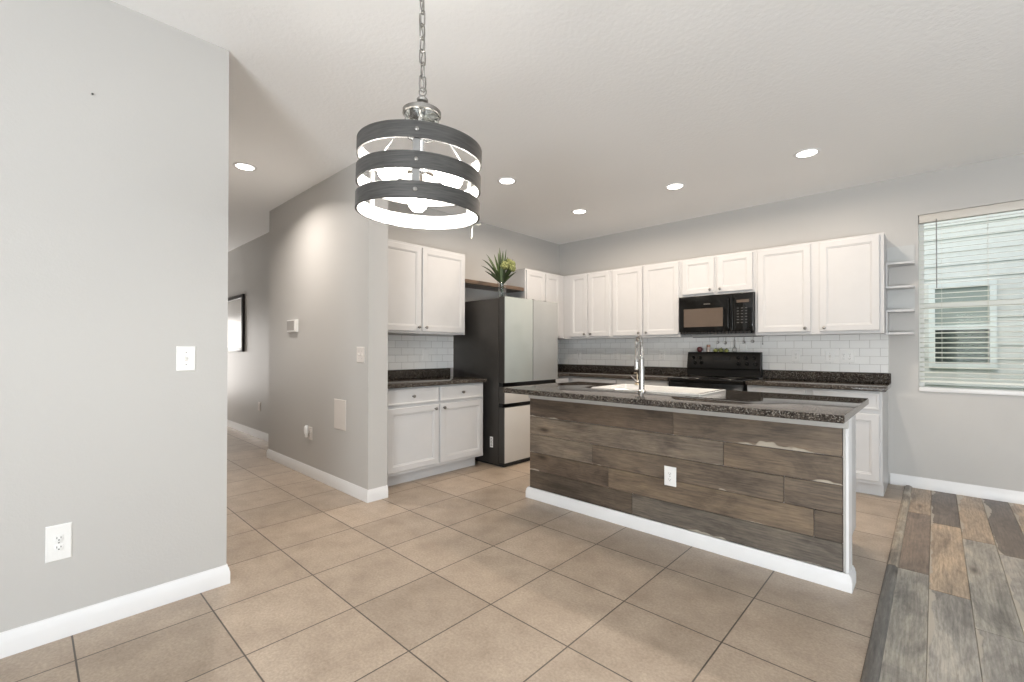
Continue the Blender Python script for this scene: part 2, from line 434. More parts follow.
struct('ceiling', MB().box(-10.2, XR+.1, YR-.1, 5.55, CEIL, CEIL+.12), 'ceiling', 'white textured ceiling')
# left wall (its block also closes off the hall side)
struct('wall_left', MB().box(-10.2, -2.71, YR, .717, 0, CEIL), 'wall', 'pale grey wall')
struct('wall_pantry', MB().box(-5.52, -3.325, 1.87, 2.045, 0, CEIL).box(-5.52, -4.2, 2.0451, 2.4, 0, CEIL), 'wall', 'grey wall jutting out beside the hall')
struct('wall_kitchen', MB().box(-4.2, -4.09, 2.0452, 5.41, 0, CEIL), 'wall', 'warm grey wall behind the fridge')
struct('wall_hall', MB().box(-10.2, -5.521, 2.20, 2.3, 0, CEIL), 'wall', 'grey hall wall')
struct('wall_hall_end', MB().box(-10.3, -10.2, .6, 2.3, 0, CEIL), 'wall')
WX0, WX1, WZ0, WZ1 = -.11, .78, .862, 2.425
mb = MB()
mb.box(-4.2, WX0, 5.41, 5.55, 0, CEIL).box(WX1, XR+.1, 5.41, 5.55, 0, CEIL)
mb.box(WX0, WX1, 5.41, 5.55, 0, WZ0).box(WX0, WX1, 5.41, 5.55, WZ1, CEIL)
struct('wall_back', mb, 'wall', 'warm grey wall with cabinets and window')
mb = MB()   # wall to the right of the camera with the side window opening
mb.box(XR, XR+.1, YR, 0.0, 0, CEIL).box(XR, XR+.1, 2.4, 5.55, 0, CEIL).box(XR, XR+.1, 0.0, 2.4, 0, .68).box(XR, XR+.1, 0.0, 2.4, 2.22, CEIL)
struct('wall_right', mb, 'wall')
mb = MB()   # wall behind the camera with the patio door opening
mb.box(-2.71, .32, YR-.1, YR, 0, CEIL).box(2.68, XR, YR-.1, YR, 0, CEIL).box(.32, 2.68, YR-.1, YR, 2.1, CEIL)
struct('wall_rear', mb, 'wall')

def baseboard(name, path, h=.098, t=.014, label=None):
    """profile swept along a floor path (wall on the left of the direction of travel)"""
    prof = [(0, 0), (t, 0), (t, h*.62), (t*.78, h*.70), (t*.74, h*.80), (t*.38, h*.90), (t*.30, h), (0, h)]
    P = [Vector((*p, 0)) for p in path]; L = []
    for i, p in enumerate(P):
        d1 = (P[i]-P[i-1]).normalized() if i else (P[1]-P[0]).normalized()
        d2 = (P[i+1]-P[i]).normalized() if i < len(P)-1 else d1
        n1, n2 = Vector((d1.y, -d1.x, 0)), Vector((d2.y, -d2.x, 0)); nb = (n1+n2); nb = nb/nb.length
        k = 1/max(.3, nb.dot(n1))
        L.append([p+nb*(o*k)+Vector((0, 0, z)) for o, z in prof])
    mb = MB().rings(L)
    return struct(name, mb, 'trim', label)
baseboard('baseboard_left', [(-2.71, YR), (-2.71, .717), (-4.2, .717), (-9.9, .717)], label='white baseboard along the left wall')
baseboard('baseboard_pantry', [(-5.52, 2.2), (-5.52, 1.87), (-3.325, 1.87), (-3.325, 2.045)], label='white baseboard round the jutting grey wall')
baseboard('baseboard_hall', [(-10.1, 2.20), (-5.534, 2.20)], label='white baseboard in the hall')
baseboard('baseboard_back', [(-.308, 5.41), (XR, 5.41)], label='white baseboard under the window')

# backsplash tile, one sheet on each wall
struct('wall_tile', MB().box(-4.081, -.318, 5.401, 5.4099, 1.012, 1.372), 'subway_x', 'white subway tile behind the range')
struct('wall_tile', MB().box(-4.0899, -4.081, 2.046, 5.4, 1.012, 1.372), 'subway_y', 'white subway tile beside the fridge')

# ------------------------------------------------------------------ window, blind, outdoors
w1 = thing('window_1', None, None, (WX0, 5.47, WZ0)); w1['kind'] = 'structure'; w1['label'] = 'white framed window beside the kitchen cabinets'
mb = MB()
mb.rings([FB.rect(WX0, WX1, WZ0, WZ1, -.139), FB.rect(WX0, WX1, WZ0, WZ1, -.09), FB.rect(WX0, WX1, WZ0, WZ1, -.09, .036), FB.rect(WX0, WX1, WZ0, WZ1, -.139, .036)], cap0=False, cap1=False)
mb.box(WX0+.0355, WX1-.0355, 5.505, 5.545, 1.60, 1.645, .003)
mb.build('window_frame', 'vinyl', w1)
MB().box(WX0+.03, WX1-.03, 5.522, 5.526, WZ0+.03, WZ1-.03).build('window_glass', 'pane', w1)
MB().box(WX0+.0005, WX1-.0005, 5.395, 5.50, WZ0-.002, WZ0+.036, .004, 2).build('window_sill', 'trim', w1)

bl = thing('window_blind', 'white horizontal slat blind half open in the kitchen window', 'blind', (WX0+.4, 5.45, WZ1))
MB().box(WX0+.004, WX1-.004, 5.42, 5.475, WZ1-.072, WZ1-.001, .004, 2).build('headrail', 'valance', bl, label='greyish headrail valance')
mb = MB(); zz = WZ1-.10; tilt = math.radians(9)
while zz > WZ0+.115:
    L = []
    for x in (WX0+.008, WX1-.008):
        ring = []
        for k in range(7):
            t = -1+2*k/6; yy = t*.024; cz = .003*(1-t*t)
            ring.append((x, yy, cz+.0013))
        for k in range(6, -1, -1):
            t = -1+2*k/6; yy = t*.024; cz = .003*(1-t*t)
            ring.append((x, yy, cz-.0013))
        L.append([Vector((x_, 5.449+y_*math.cos(tilt)-z_*math.sin(tilt), zz+y_*math.sin(tilt)+z_*math.cos(tilt))) for x_, y_, z_ in ring])
    mb.rings(L); zz -= .0432
mb.build('slats', 'slat', bl)
MB().box(WX0+.008, WX1-.008, 5.425, 5.474, WZ0+.078, WZ0+.096, .004, 2).build('bottom_rail', 'slat', bl)
for x in (WX0+.15, WX0+.43, WX1-.15):
    for yy in (5.4235, 5.4745):
        MB().tube([(x, yy, WZ1-.07), (x, yy, WZ0+.09)], .0011, 5).build('ladder_cord', 'cord', bl)
MB().tube([(WX0+.118, 5.413, WZ1-.055), (WX0+.118, 5.412, WZ1-.66)], .0035, 8).build('tilt_wand', 'wand', bl, label='thin grey tilt wand')

nh = thing('neighbour_house', 'neighbouring house with pale blue lap siding seen through the blind', 'house', (0, 8.5, -.15))
prof = []
z = -.15
while z < 4.6:
    prof += [(8.5, z), (8.515, z+.178), (8.5, z+.18)]; z += .18
mb = MB(); L = [[Vector((x, y, z)) for y, z in prof]+[Vector((x, 8.8, z)), Vector((x, 8.8, -.15))] for x in (-4.5, 6.5)]
mb.rings(L); mb.build('siding_wall', 'siding', nh, smooth=0)
nw = Fr((0, 8.5, 0), (1, 0, 0), (0, -1, 0))
mb = MB(); U0, U1, V0, V1 = -.07, .575, .98, 2.13
mb.rings([nw.rect(U0, U1, V0, V1, .0), nw.rect(U0, U1, V0, V1, .035), nw.rect(U0, U1, V0, V1, .035, .065), nw.rect(U0, U1, V0, V1, .0, .065)], cap0=False, cap1=False)
nw.box(mb, U0+.064, U1-.064, 1.50, 1.56, .0, .03)
wf = mb.build('house_window', 'vinyl', nh)
nw.box(MB(), U0+.06, U1-.06, V0+.06, 1.505, -.02, .004).build('window_glass', 'dark_glass', wf)
nw.box(MB(), U0+.06, U1-.06, 1.555, V1-.06, -.02, .004).build('window_glass', 'sky_reflection_glass', wf)
struct('ground_outside', MB().box(-6, 8, 5.56, 8.49, -.35, -.15), 'lawn', 'green lawn between the houses')

# ------------------------------------------------------------------ cabinets
def shaker(fr, u0, u1, v0, v1, w, parent, knob=None, flat=False):
    mb = MB(); t = .019; s = .052
    L = [fr.rect(u0, u1, v0, v1, w), fr.rect(u0, u1, v0, v1, w+t-.003), fr.rect(u0, u1, v0, v1, w+t, .003)]
    if flat: L += [fr.rect(u0, u1, v0, v1, w+t, .014), fr.rect(u0, u1, v0, v1, w+t-.003, .019)]
    else: L += [fr.rect(u0, u1, v0, v1, w+t, s), fr.rect(u0, u1, v0, v1, w+t-.003, s+.003), fr.rect(u0, u1, v0, v1, w+t-.005, s+.011), fr.rect(u0, u1, v0, v1, w+t-.010, s+.014)]
    mb.rings(L)
    d = mb.build('drawer' if flat else 'door', 'cabinet', parent, smooth=25)
    if knob:
        k = MB().lathe([(.0085, 0), (.007, .004), (.0055, .010), (.007, .014), (.0135, .018), (.0155, .022), (.0135, .027), (.007, .030), (.0001, .031)], fr.p(knob[0], knob[1], w+t), fr.w, 14)
        k.build('knob', 'nickel', d, label='round brushed nickel knob')
    return d

def upper(label, fr, u0, u1, v0, v1, depth, doors, group='white wall cabinets', name='wall_cabinet'):
    t = thing(name, label, 'cabinet', fr.p((u0+u1)/2, v0, 0), group)
    mb = MB(); fr.box(mb, u0, u1, v0, v1, .001, depth, .0015); mb.build('body', 'cabinet', t)
    for (a, b, c, d, kn) in doors: shaker(fr, a, b, c, d, depth, t, kn)
    return t
UD = .318
upper('white two-door wall cabinet over the short counter beside the jutting wall', FA, 2.05, 3.278, 1.384, 2.268, UD,
      [(2.135, 2.690, 1.405, 2.245, (2.653, 1.446)), (2.705, 3.262, 1.405, 2.245, (2.742, 1.446))])
upper('white two-door wall cabinet above the right side of the fridge', FA, 4.272, 5.085, 1.384, 2.25, UD,
      [(4.287, 4.655, 1.405, 2.228, (4.615, 1.446)), (4.678, 4.985, 1.405, 2.228, (4.715, 1.446))])
upper('white narrow two-door wall cabinet in the corner right of the fridge', FB, -4.088, -3.018, 1.372, 2.25, UD,
      [(-3.655, -3.378, 1.40, 2.232, (-3.417, 1.432)), (-3.358, -3.04, 1.40, 2.232, (-3.318, 1.432))])
upper('white two-door wall cabinet left of the microwave behind the faucet', FB, -3.016, -2.122, 1.372, 2.25, UD,
      [(-2.992, -2.592, 1.40, 2.232, (-2.632, 1.432)), (-2.572, -2.142, 1.40, 2.232, (-2.532, 1.432))])
upper('white short two-door wall cabinet above the microwave', FB, -2.120, -1.352, 1.822, 2.25, UD,
      [(-2.098, -1.752, 1.845, 2.232, (-1.788, 1.880)), (-1.720, -1.372, 1.845, 2.232, (-1.684, 1.880))])
upper('white wide two-door wall cabinet right of the microwave', FB, -1.350, -.326, 1.372, 2.25, UD,
      [(-1.322, -.868, 1.40, 2.232, (-.908, 1.432)), (-.796, -.356, 1.40, 2.232, (-.756, 1.432))])

def base(label, fr, u0, u1, depth, drawers, doors, toe0=None, toe1=None, group='white base cabinets'):
    t = thing('base_cabinet', label, 'cabinet', fr.p((u0+u1)/2, 0, .3), group)
    mb = MB(); fr.box(mb, u0, u1, .105, .881, .001, depth, .0015)
    mb.build('body', 'cabinet', t)
    mb = MB(); fr.box(mb, u0 if toe0 is None else toe0, u1 if toe1 is None else toe1, 0.0, .1049, .001, depth-.075); mb.build('toe_kick', 'cabinet', t)
    for (a, b, c, d, kn) in drawers: shaker(fr, a, b, c, d, depth, t, kn, True)
    for (a, b, c, d, kn) in doors: shaker(fr, a, b, c, d, depth, t, kn)
    return t
BD = .59
base('white two-drawer two-door base cabinet between the jutting wall and fridge', FA, 2.05, 3.298, BD,
     [(2.142, 2.697, .727, .868, (2.405, .798)), (2.719, 3.276, .727, .868, (2.995, .798))],
     [(2.142, 2.697, .135, .700, (2.655, .663)), (2.719, 3.276, .135, .700, (2.757, .663))], toe1=3.25)
base('white corner base cabinet between the fridge and range wall', FA, 4.40, 4.815, BD, [], [(4.42, 4.80, .135, .868, (4.46, .80))], toe1=4.815)
base('white base cabinet left of the range behind the island sink', FB, -4.088, -2.128, BD,
     [(-3.44, -2.80, .727, .868, (-3.12, .798)), (-2.78, -2.15, .727, .868, (-2.46, .798))],
     [(-3.44, -2.80, .135, .700, (-2.84, .663)), (-2.78, -2.15, .135, .700, (-2.74, .663))])
base('white two-drawer two-door base cabinet right of the range under the window end', FB, -1.352, -.322, BD,
     [(-1.345, -.862, .727, .868, (-1.10, .798)), (-.808, -.342, .727, .868, (-.58, .798))],
     [(-1.345, -.862, .135, .690, (-.90, .655)), (-.808, -.342, .135, .690, (-.77, .655))])

def counter(label, boxes, lips, group='dark granite countertops'):
    t = thing('countertop', label, 'countertop', (boxes[0][0], boxes[0][2], .882), group)
    mb = MB()
    for b in boxes: mb.box(*b, .882, .920, .004, seg=2)
    mb.build('slab', 'granite', t)
    for l in lips: MB().box(*l, .9201, 1.0115, .003).build('upstand', 'granite', t)
    return t
counter('short dark granite countertop left of the fridge', [(-4.089, -3.452, 2.047, 3.318)], [(-4.089, -4.064, 2.047, 3.318)])
counter('long dark granite countertop in the corner left of the range', [(-4.089, -2.1345, 4.775, 5.409), (-4.089, -3.452, 4.39, 4.7749)],
        [(-4.063, -2.1345, 5.383, 5.409), (-4.089, -4.064, 4.39, 5.409)])
counter('dark granite countertop right of the range by the window', [(-1.3555, -.298, 4.775, 5.409)], [(-1.3555, -.298, 5.383, 5.409)])

# open corner shelf on the end of the wall cabinets
t = thing('corner_shelf', 'small white open shelf on the end of the wall cabinets by the window', 'shelf', (-.24, 5.40, 1.36))
SX0, SX1 = -.3245, -.135
for z0, z1 in ((1.5815, 1.7715), (2.0015, 2.165)): FB.box(MB(), SX0, SX1, z0, z1, .0005, .012).build('back_panel', 'cabin_in', t)
def curved_board(z0):
    """board that is deeper at the cabinet and swings back in a shallow curve"""
    front = [(SX0, .205), (SX0+.035, .196), (SX0+.08, .185), (SX0+.13, .172), (SX1-.01, .160), (SX1, .150)]
    ring = [(SX0, .0005)]+front+[(SX1, .0005)]
    return MB().rings([[FB.p(u, z0, w) for u, w in ring], [FB.p(u, z0+.019, w) for u, w in ring]])
for z0 in (1.362, 1.562, 1.772, 1.982): curved_board(z0).build('shelf_board', 'cabinet', t)
for z0, z1 in ((1.381, 1.562), (1.791, 1.982)):
    FB.box(MB(), SX0, SX0+.014, z0+.0003, z1-.0003, .0005, .196, .001).build('side_panel', 'cabinet', t)

# floating wood shelf over the fridge
mb = MB(); mb.box(-4.089, -3.785, 3.281, 4.269, 1.962, 2.006, .003, col=(.13, .088, .06, .3), across=0)
o = mb.build('floating_shelf', 'wood_y', origin=(-3.94, 3.78, 1.962)); tag(o, 'brown wood floating shelf spanning above the fridge', 'shelf')

# ------------------------------------------------------------------ fridge
t = thing('refrigerator', 'tall refrigerator with pale glass doors and charcoal sides', 'refrigerator', (-3.7, 3.9, 0))
Y0, Y1, XF = 3.371, 4.270, -3.252
mb = MB(); mb.box(-4.086, XF-.092, Y0, Y1, .02, 1.764, .006, seg=2); mb.build('body', 'charcoal', t, label='charcoal steel body')
mb = MB(); mb.box(-4.0, XF-.03, Y0+.02, Y1-.02, 0, .045); mb.build('base_grille', 'black_matte', t)
def fdoor(y0, y1, z0, z1, name, mat, lab):
    d = MB().box(XF-.088, XF-.0065, y0, y1, z0, z1, .003).build(name, 'charcoal', t)
    MB().box(XF-.0062, XF, y0+.002, y1-.002, z0+.002, z1-.002, .0022, 2).build('glass_panel', mat, d, label=lab); return d
YM = (Y0+Y1)/2
fdoor(Y0, YM-.003, .877, 1.778, 'door', 'fridge_glass', 'white glass panel with a teal reflection in its colour')
fdoor(YM+.003, Y1, .877, 1.778, 'door', 'fridge_glass_grey_reflection', 'white glass panel with a grey reflection in its colour')
fdoor(Y0, Y1, .660, .834, 'drawer', 'fridge_lower', 'white glass panel with a beige reflection in its colour')
fdoor(Y0, Y1, .045, .621, 'freezer_drawer', 'fridge_lower', 'white glass panel with a beige reflection in its colour')
for z0, z1 in ((.835, .876), (.622, .659)):
    MB().box(XF-.088, XF-.03, Y0+.003, Y1-.003, z0, z1).build('handle_recess', 'black', t, label='black recessed grip')
for k in range(4): MB().box(XF-.0878+.036, XF-.03, Y0+.05+k*.21, Y0+.09+k*.21, 1.7785, 1.785).build('hinge_cover', 'black', t)
st = MB().box(-3.470, -3.425, Y0-.0008, Y0+.0005, .188, .300).build('sticker', 'plate', t, label='small white label on the charcoal side')
mb = MB()
for k in range(6):
    mb.box(-3.463, -3.433-.006*(k % 2), Y0-.0012, Y0-.0006, .202+k*.015, .208+k*.015)
mb.build('print', 'slot', st)

# vase and bouquet on the fridge
VX, VY, VZ = -3.475, 3.555, 1.7641
v = thing('glass_vase', 'clear glass vase standing on top of the refrigerator', 'vase', (VX, VY, VZ))
MB().lathe([(.030, .0), (.036, .003), (.040, .03), (.042, .10), (.046, .175), (.052, .20), (.0505, .20), (.0445, .175), (.0405, .10), (.0385, .03), (.030, .012), (.0001, .010)], (VX, VY, VZ), n=24).build('vase_body', 'glass', v)
bq = thing('flower_bouquet', 'bouquet of long green leaves and yellow-green blooms in the glass vase', 'flowers', (VX, VY, VZ+.013))
rr = Vector((.73, .683, 0)); ff = Vector((-.683, .73, 0))     # across and away, as the bouquet faces the kitchen
V0 = Vector((VX, VY, VZ))
for k in range(7):
    a = 2*PI*k/7
    MB().tube([V0+Vector((.016*math.cos(a), .016*math.sin(a), .016)), V0+Vector((-.012*math.cos(a), -.012*math.sin(a), .12)), V0+Vector((-.028*math.cos(a), -.028*math.sin(a), .25)), V0+Vector((-.05*math.cos(a), -.05*math.sin(a), .30))], .0035, 6).build('stem', 'leaf', bq)
def blade(du, dw, h, wd, bend, mat):
    p0 = V0+Vector((0, 0, .17)); tip = V0+rr*du+ff*dw+Vector((0, 0, h)); L = []
    mid = (p0+tip)/2+Vector((0, 0, bend)); n = 9
    side = (tip-p0).cross(Vector((0, 0, 1)))
    side = side.normalized() if side.length > 1e-4 else rr
    side = (side*.6+ff.cross(tip-p0).normalized()*.8).normalized()
    for i in range(n):
        s = i/(n-1); p = p0*(1-s)**2+mid*2*s*(1-s)+tip*s*s
        w_ = wd*(math.sin(PI*min(1, .12+s*.88))**.7)*(1 if s < .99 else .1)+.0012
        nrm = (tip-p0).cross(side).normalized()
        L.append([p+side*w_, p+nrm*.0025, p-side*w_, p-nrm*.0025])
    MB().rings(L).build('leaf', mat, bq)
for a in ((-.215, -.02, .445, .012, .09, 'leaf_dark'), (-.17, -.03, .50, .011, .07, 'leaf'), (-.03, .03, .585, .013, .05, 'leaf'), (.045, .0, .56, .012, -.02, 'leaf'), (-.23, .02, .385, .010, .07, 'leaf_dark'), (-.185, .0, .36, .012, .05, 'leaf_dark'),
          (.09, -.06, .335, .022, .02, 'leaf_dark'), (.15, .01, .39, .016, .03, 'leaf'), (.12, .05, .46, .014, .03, 'leaf_dark'), (.0, -.08, .42, .02, .02, 'leaf'), (.06, -.08, .46, .014, .02, 'leaf'), (-.15, .05, .465, .014, .05, 'leaf'), (-.085, -.03, .50, .017, .03, 'leaf'), (-.045, .04, .545, .017, .02, 'leaf'),
          (.01, .02, .55, .015, .03, 'leaf'), (-.02, -.05, .51, .016, .03, 'leaf_dark'), (-.19, .04, .33, .012, .03, 'leaf_dark'), (-.12, -.06, .29, .014, .03, 'leaf_dark'),
          (.10, -.05, .30, .016, .03, 'leaf_dark'), (.155, .02, .315, .014, .03, 'leaf'), (.06, .06, .26, .02, .02, 'leaf_dark'), (-.06, -.04, .33, .024, .01, 'leaf_dark'),
          (.03, -.07, .33, .024, .01, 'leaf_dark'), (-.02, .06, .36, .024, .02, 'leaf'), (-.10, .03, .36, .016, .04, 'leaf_dark'), (.04, -.03, .38, .022, .02, 'leaf_dark')):
    blade(*a)
for (du, dw, h, r) in ((.03, -.05, .375, .046), (.105, .02, .40, .042), (.07, .05, .43, .038), (.115, -.035, .345, .036)):
    mb = MB(); c = V0+rr*du+ff*dw+Vector((0, 0, h))
    for k in range(34):      # a domed head of small florets
        th = math.acos(1-2*(k+.5)/34); ph = k*2.39996
        d = Vector((math.sin(th)*math.cos(ph), math.sin(th)*math.sin(ph), math.cos(th)))
        rad = r*(.30+.06*((k*7) % 3)); q = c+d*r*.78
        bmesh.ops.create_icosphere(mb.bm, subdivisions=1, radius=rad, matrix=Matrix.Translation(q))
    mb.build('bloom', 'bloom', bq, smooth=60)

# ------------------------------------------------------------------ range, microwave
RX0, RX1 = -2.121, -1.369
t = thing('range_stove', 'black electric range between the granite countertops', 'stove', (-1.745, 5.06, 0))
MB().box(RX0, RX1, 4.79, 5.38, .09, .905, .004).build('body', 'black', t)
MB().box(RX0+.01, RX1-.01, 4.86, 5.35, 0.0, .0899).build('plinth', 'black_matte', t)
MB().box(RX0-.002, RX1+.002, 4.735, 5.30, .9055, .928, .006, seg=3).build('cooktop', 'black_glass', t)
for (x, y, r) in ((-1.93, 4.90, .10), (-1.56, 4.90, .08), (-1.93, 5.15, .08), (-1.56, 5.15, .10)):
    MB().lathe([(r, 0), (r, .0006), (r-.004, .0006), (r-.004, .0003), (.001, .0003)], (x, y, .9281), n=36).build('burner_ring', 'charcoal', t)
mb = MB(); mb.box(RX0, RX1, 4.752, 4.789, .27, .885, .008, seg=2); od = mb.build('oven_door', 'black', t)
MB().box(RX0+.11, RX1-.11, 4.748, 4.753, .40, .70, .002).build('oven_window', 'black_glass', od)
MB().tube([(RX0+.05, 4.753, .82), (RX0+.05, 4.71, .825), (RX0+.07, 4.70, .825), (RX1-.07, 4.70, .825), (RX1-.05, 4.71, .825), (RX1-.05, 4.753, .82)], .011, 10).build('oven_handle', 'black', od)
MB().box(RX0, RX1, 4.757, 4.789, .095, .26, .006, seg=2).build('drawer', 'black', t)
prof = [(5.384, .93), (5.300, .93), (5.300, 1.005), (5.288, 1.015), (5.286, 1.03), (5.318, 1.185), (5.332, 1.20), (5.384, 1.20)]
cp = MB().rings([[Vector((x, y, z)) for y, z in prof] for x in (RX0-.012, RX1+.012)]).build('control_panel', 'black_satin', t)
nrm = Vector((0, -.155, .032)).normalized(); nrm = Vector((0, -nrm.x-.979, .202))
for (x, z) in ((-2.065, 1.135), (-1.99, 1.135), (-2.04, 1.075), (-1.965, 1.075), (-1.58, 1.135), (-1.50, 1.135), (-1.42, 1.135), (-1.57, 1.07), (-1.485, 1.07), (-1.40, 1.07)):
    y = 5.286+(z-1.03)/.155*.032
    if (x, z) in ((-2.04, 1.075), (-1.965, 1.075), (-1.57, 1.07), (-1.485, 1.07), (-1.40, 1.07), (-1.58, 1.135), (-1.50, 1.135), (-1.42, 1.135), (-2.065, 1.135), (-1.99, 1.135)):
        k = MB().lathe([(.019, 0), (.018, .012), (.015, .016), (.0001, .017)], (x, y, z), (0, -.979, .202), 14)
        k.box(x-.002, x+.002, y-.020, y-.012, z-.012, z+.018)
        k.build('burner_knob', 'black', cp)
        mk = MB().box(x-.0015, x+.0015, y-.0008, y+.003, z+.024, z+.030); mk.build('dial_mark', 'mark', cp)
y = 5.286+(1.115-1.03)/.155*.032
MB().box(-1.84, -1.66, y-.002, y+.008, 1.085, 1.15, .001).build('clock_display', 'black_matte', cp)
mb = MB()
for k in range(6): mb.box(-1.825+k*.028, -1.811+k*.028, y-.0045, y-.001, 1.070, 1.0735)
mb.build('button_marks', 'mark', cp)

# things standing on the range's back panel
o = MB().lathe([(.001, 0), (.018, .002), (.030, .016), (.033, .032), (.028, .050), (.014, .060), (.004, .058), (.0001, .056)], (-2.01, 5.357, 1.2001), n=18).build('round_ornament', 'plum', origin=(-2.01, 5.357, 1.2))
tag(o, 'dark red round ornament on the left of the black range top', 'ornament')
j = thing('spice_jar', 'small cream jar with copper lid on the black range top', 'jar', (-1.91, 5.355, 1.2))
MB().lathe([(.018, 0), (.021, .004), (.021, .05), (.017, .056), (.0001, .056)], (-1.91, 5.355, 1.2001), n=16).build('jar_body', 'tan_jar', j)
MB().lathe([(.0195, 0), (.0205, .003), (.0205, .024), (.018, .027), (.0001, .027)], (-1.91, 5.355, 1.2563), n=16).build('lid', 'spice', j)
for (x, r, lab, mt) in ((-1.832, .027, 'brownish green gourd next to the copper-lidded jar', 'lime'), (-1.775, .030, 'middle yellow-green gourd of the three on the range top', 'bloom'), (-1.715, .026, 'yellow-green gourd nearest the hanging whisk', 'lime')):
    g = thing('small_gourd', lab, 'gourd', (x, 5.357, 1.2), 'small gourds on the range top')
    mb = MB().lathe([(.001, 0), (r*.7, r*.10), (r, r*.62), (r*.92, r*1.0), (r*.5, r*1.36), (r*.12, r*1.30), (.0001, r*1.28)], (x, 5.357, 1.2001), n=16); mb.build('gourd_body', mt, g)
    MB().tube([(x, 5.357, 1.2+r*1.28), (x+.004, 5.357, 1.2+r*1.6), (x+.010, 5.355, 1.2+r*1.75)], [.005, .0035, .003], 6).build('stalk', 'leaf', g)

t = thing('microwave_oven', 'black over-the-range microwave under the short wall cabinet', 'microwave', (-1.735, 5.2, 1.395))
mx0, mx1, mz0, mz1, my = -2.119, -1.353, 1.392, 1.819, 5.03
MB().box(mx0, mx1, my+.03, 5.408, mz0+.006, mz1, .004).build('body', 'black', t)
d = MB().box(mx0, -1.545, my-.004, my+.0295, mz0+.03, mz1-.003, .007, seg=3).build('door', 'black', t)
MB().box(-2.062, -1.645, my-.0065, my-.003, 1.475, 1.675, .001).build('door_window', 'mw_window', d, label='brown tinted door window')
MB().box(-1.845, -1.775, my-.006, my-.003, 1.716, 1.7265).build('badge', 'nickel', d, label='small grey badge')
MB().tube([(-1.583, my-.004, 1.765), (-1.583, my-.034, 1.745), (-1.583, my-.040, 1.70), (-1.583, my-.040, 1.50), (-1.583, my-.034, 1.455), (-1.583, my-.004, 1.435)], .010, 10).build('handle', 'black', d)
pn = MB().box(-1.5445, mx1, my-.004, my+.0295, mz0+.03, mz1-.003, .006, seg=3).build('keypad_panel', 'black_glass', t)
mb = MB()
for i in range(3):
    for k in range(6): mb.box(-1.505+i*.040, -1.487+i*.040, my-.0052, my-.0035, 1.505+k*.030, 1.511+k*.030)
mb.build('key_marks', 'mark', pn)
MB().box(-1.51, -1.39, my-.0052, my-.0035, 1.715, 1.745).build('clock_display', 'mw_window', pn)
mb = MB()
for k in range(20): mb.box(mx0+.03+k*.036, mx0+.055+k*.036, my+.0, my+.0298, mz0+.008, mz0+.026)
mb.build('vent_grille', 'black_matte', t)

# utensils hanging in a row on the tile
HX = [(-1.815, 'second', 1.338), (-1.732, 'third', 1.330)]
rail = thing('hook_rail', 'slim nickel hook rail on the tile under the microwave', 'rail', (-1.72, 5.39, 1.372))
MB().tube([(-2.10, 5.386, 1.372), (-1.34, 5.386, 1.372)], .004, 8).build('bar', 'chrome', rail)
for x in (-2.06, -1.72, -1.38): MB().tube([(x, 5.4005, 1.372), (x, 5.386, 1.372)], .003, 6).build('bracket', 'chrome', rail)
def utensil(x, ztip, kind, label, mat='iron'):
    g = thing('measuring_scoop' if kind == 's' else 'wire_whisk' if kind == 'w' else 'thin_skewer', label, 'utensil', (x, 5.386, 1.37), 'utensils hanging from the hook rail')
    hk = [(x, 5.386-.0065*math.cos(a), 1.372+.0065*math.sin(a)) for a in [k*PI/6-.4 for k in range(9)]]
    hk += [(x, 5.3925-.002, 1.362), (x, 5.388, 1.350)]
    if kind == 's':
        MB().tube(hk+[(x, 5.388, ztip+.012)], .0026, 6).build('handle', mat, g)
        MB().lathe([(.002, -.004), (.012, .0), (.0165, .008), (.0175, .017), (.0165, .017), (.0145, .009), (.0001, .003)], (x, 5.390, ztip), (0, -1, 0), 16).build('bowl', mat, g)
    elif kind == 'w':
        MB().tube([(x, 5.3795, 1.371), (x, 5.386, 1.378), (x, 5.3925, 1.371), (x, 5.388, 1.36), (x, 5.388, 1.30)], .003, 6)
        MB().tube(hk+[(x, 5.388, 1.33)], .003, 6).build('hook', mat, g)
        MB().lathe([(.005, 0), (.0075, .006), (.0075, .060), (.009, .078), (.006, .085), (.0001, .086)], (x, 5.388, 1.255), (0, 0, 1), 12).build('handle', mat, g)
        for k in range(5):
            a = PI*k/5; lp = []
            for i in range(13):
                s = -PI/2+2*PI*i/12
                lp.append((x+math.cos(a)*.024*math.cos(s), 5.388-.0+math.sin(a)*.010*math.cos(s), 1.224+.034*math.sin(s)))
            MB().tube(lp[:-1], .0012, 5, closed=True).build('wire_loop', mat, g)
    else:
        MB().tube(hk+[(x, 5.389, ztip)], .0022, 6).build('handle', mat, g)
        MB().lathe([(.0022, 0), (.005, .006), (.005, .016), (.0022, .022)], (x, 5.389, ztip-.010), (0, 0, 1), 8).build('tip', mat, g)
utensil(-1.815, 1.312, 's', 'dark hanging scoop furthest along towards the left end of the rail')
utensil(-1.732, 1.305, 's', 'dark hanging scoop between the leftmost scoop and the wire whisk')
utensil(-1.638, 1.20, 'w', 'wire whisk hanging on the tile above the range')
utensil(-1.542, 1.310, 's', 'dark hanging scoop just right of the wire whisk')
utensil(-1.45, 1.318, 's', 'dark hanging scoop above the right end of the range')
utensil(-1.356, 1.29, 'k', 'thin rod hanging at the right end of the hook rail')

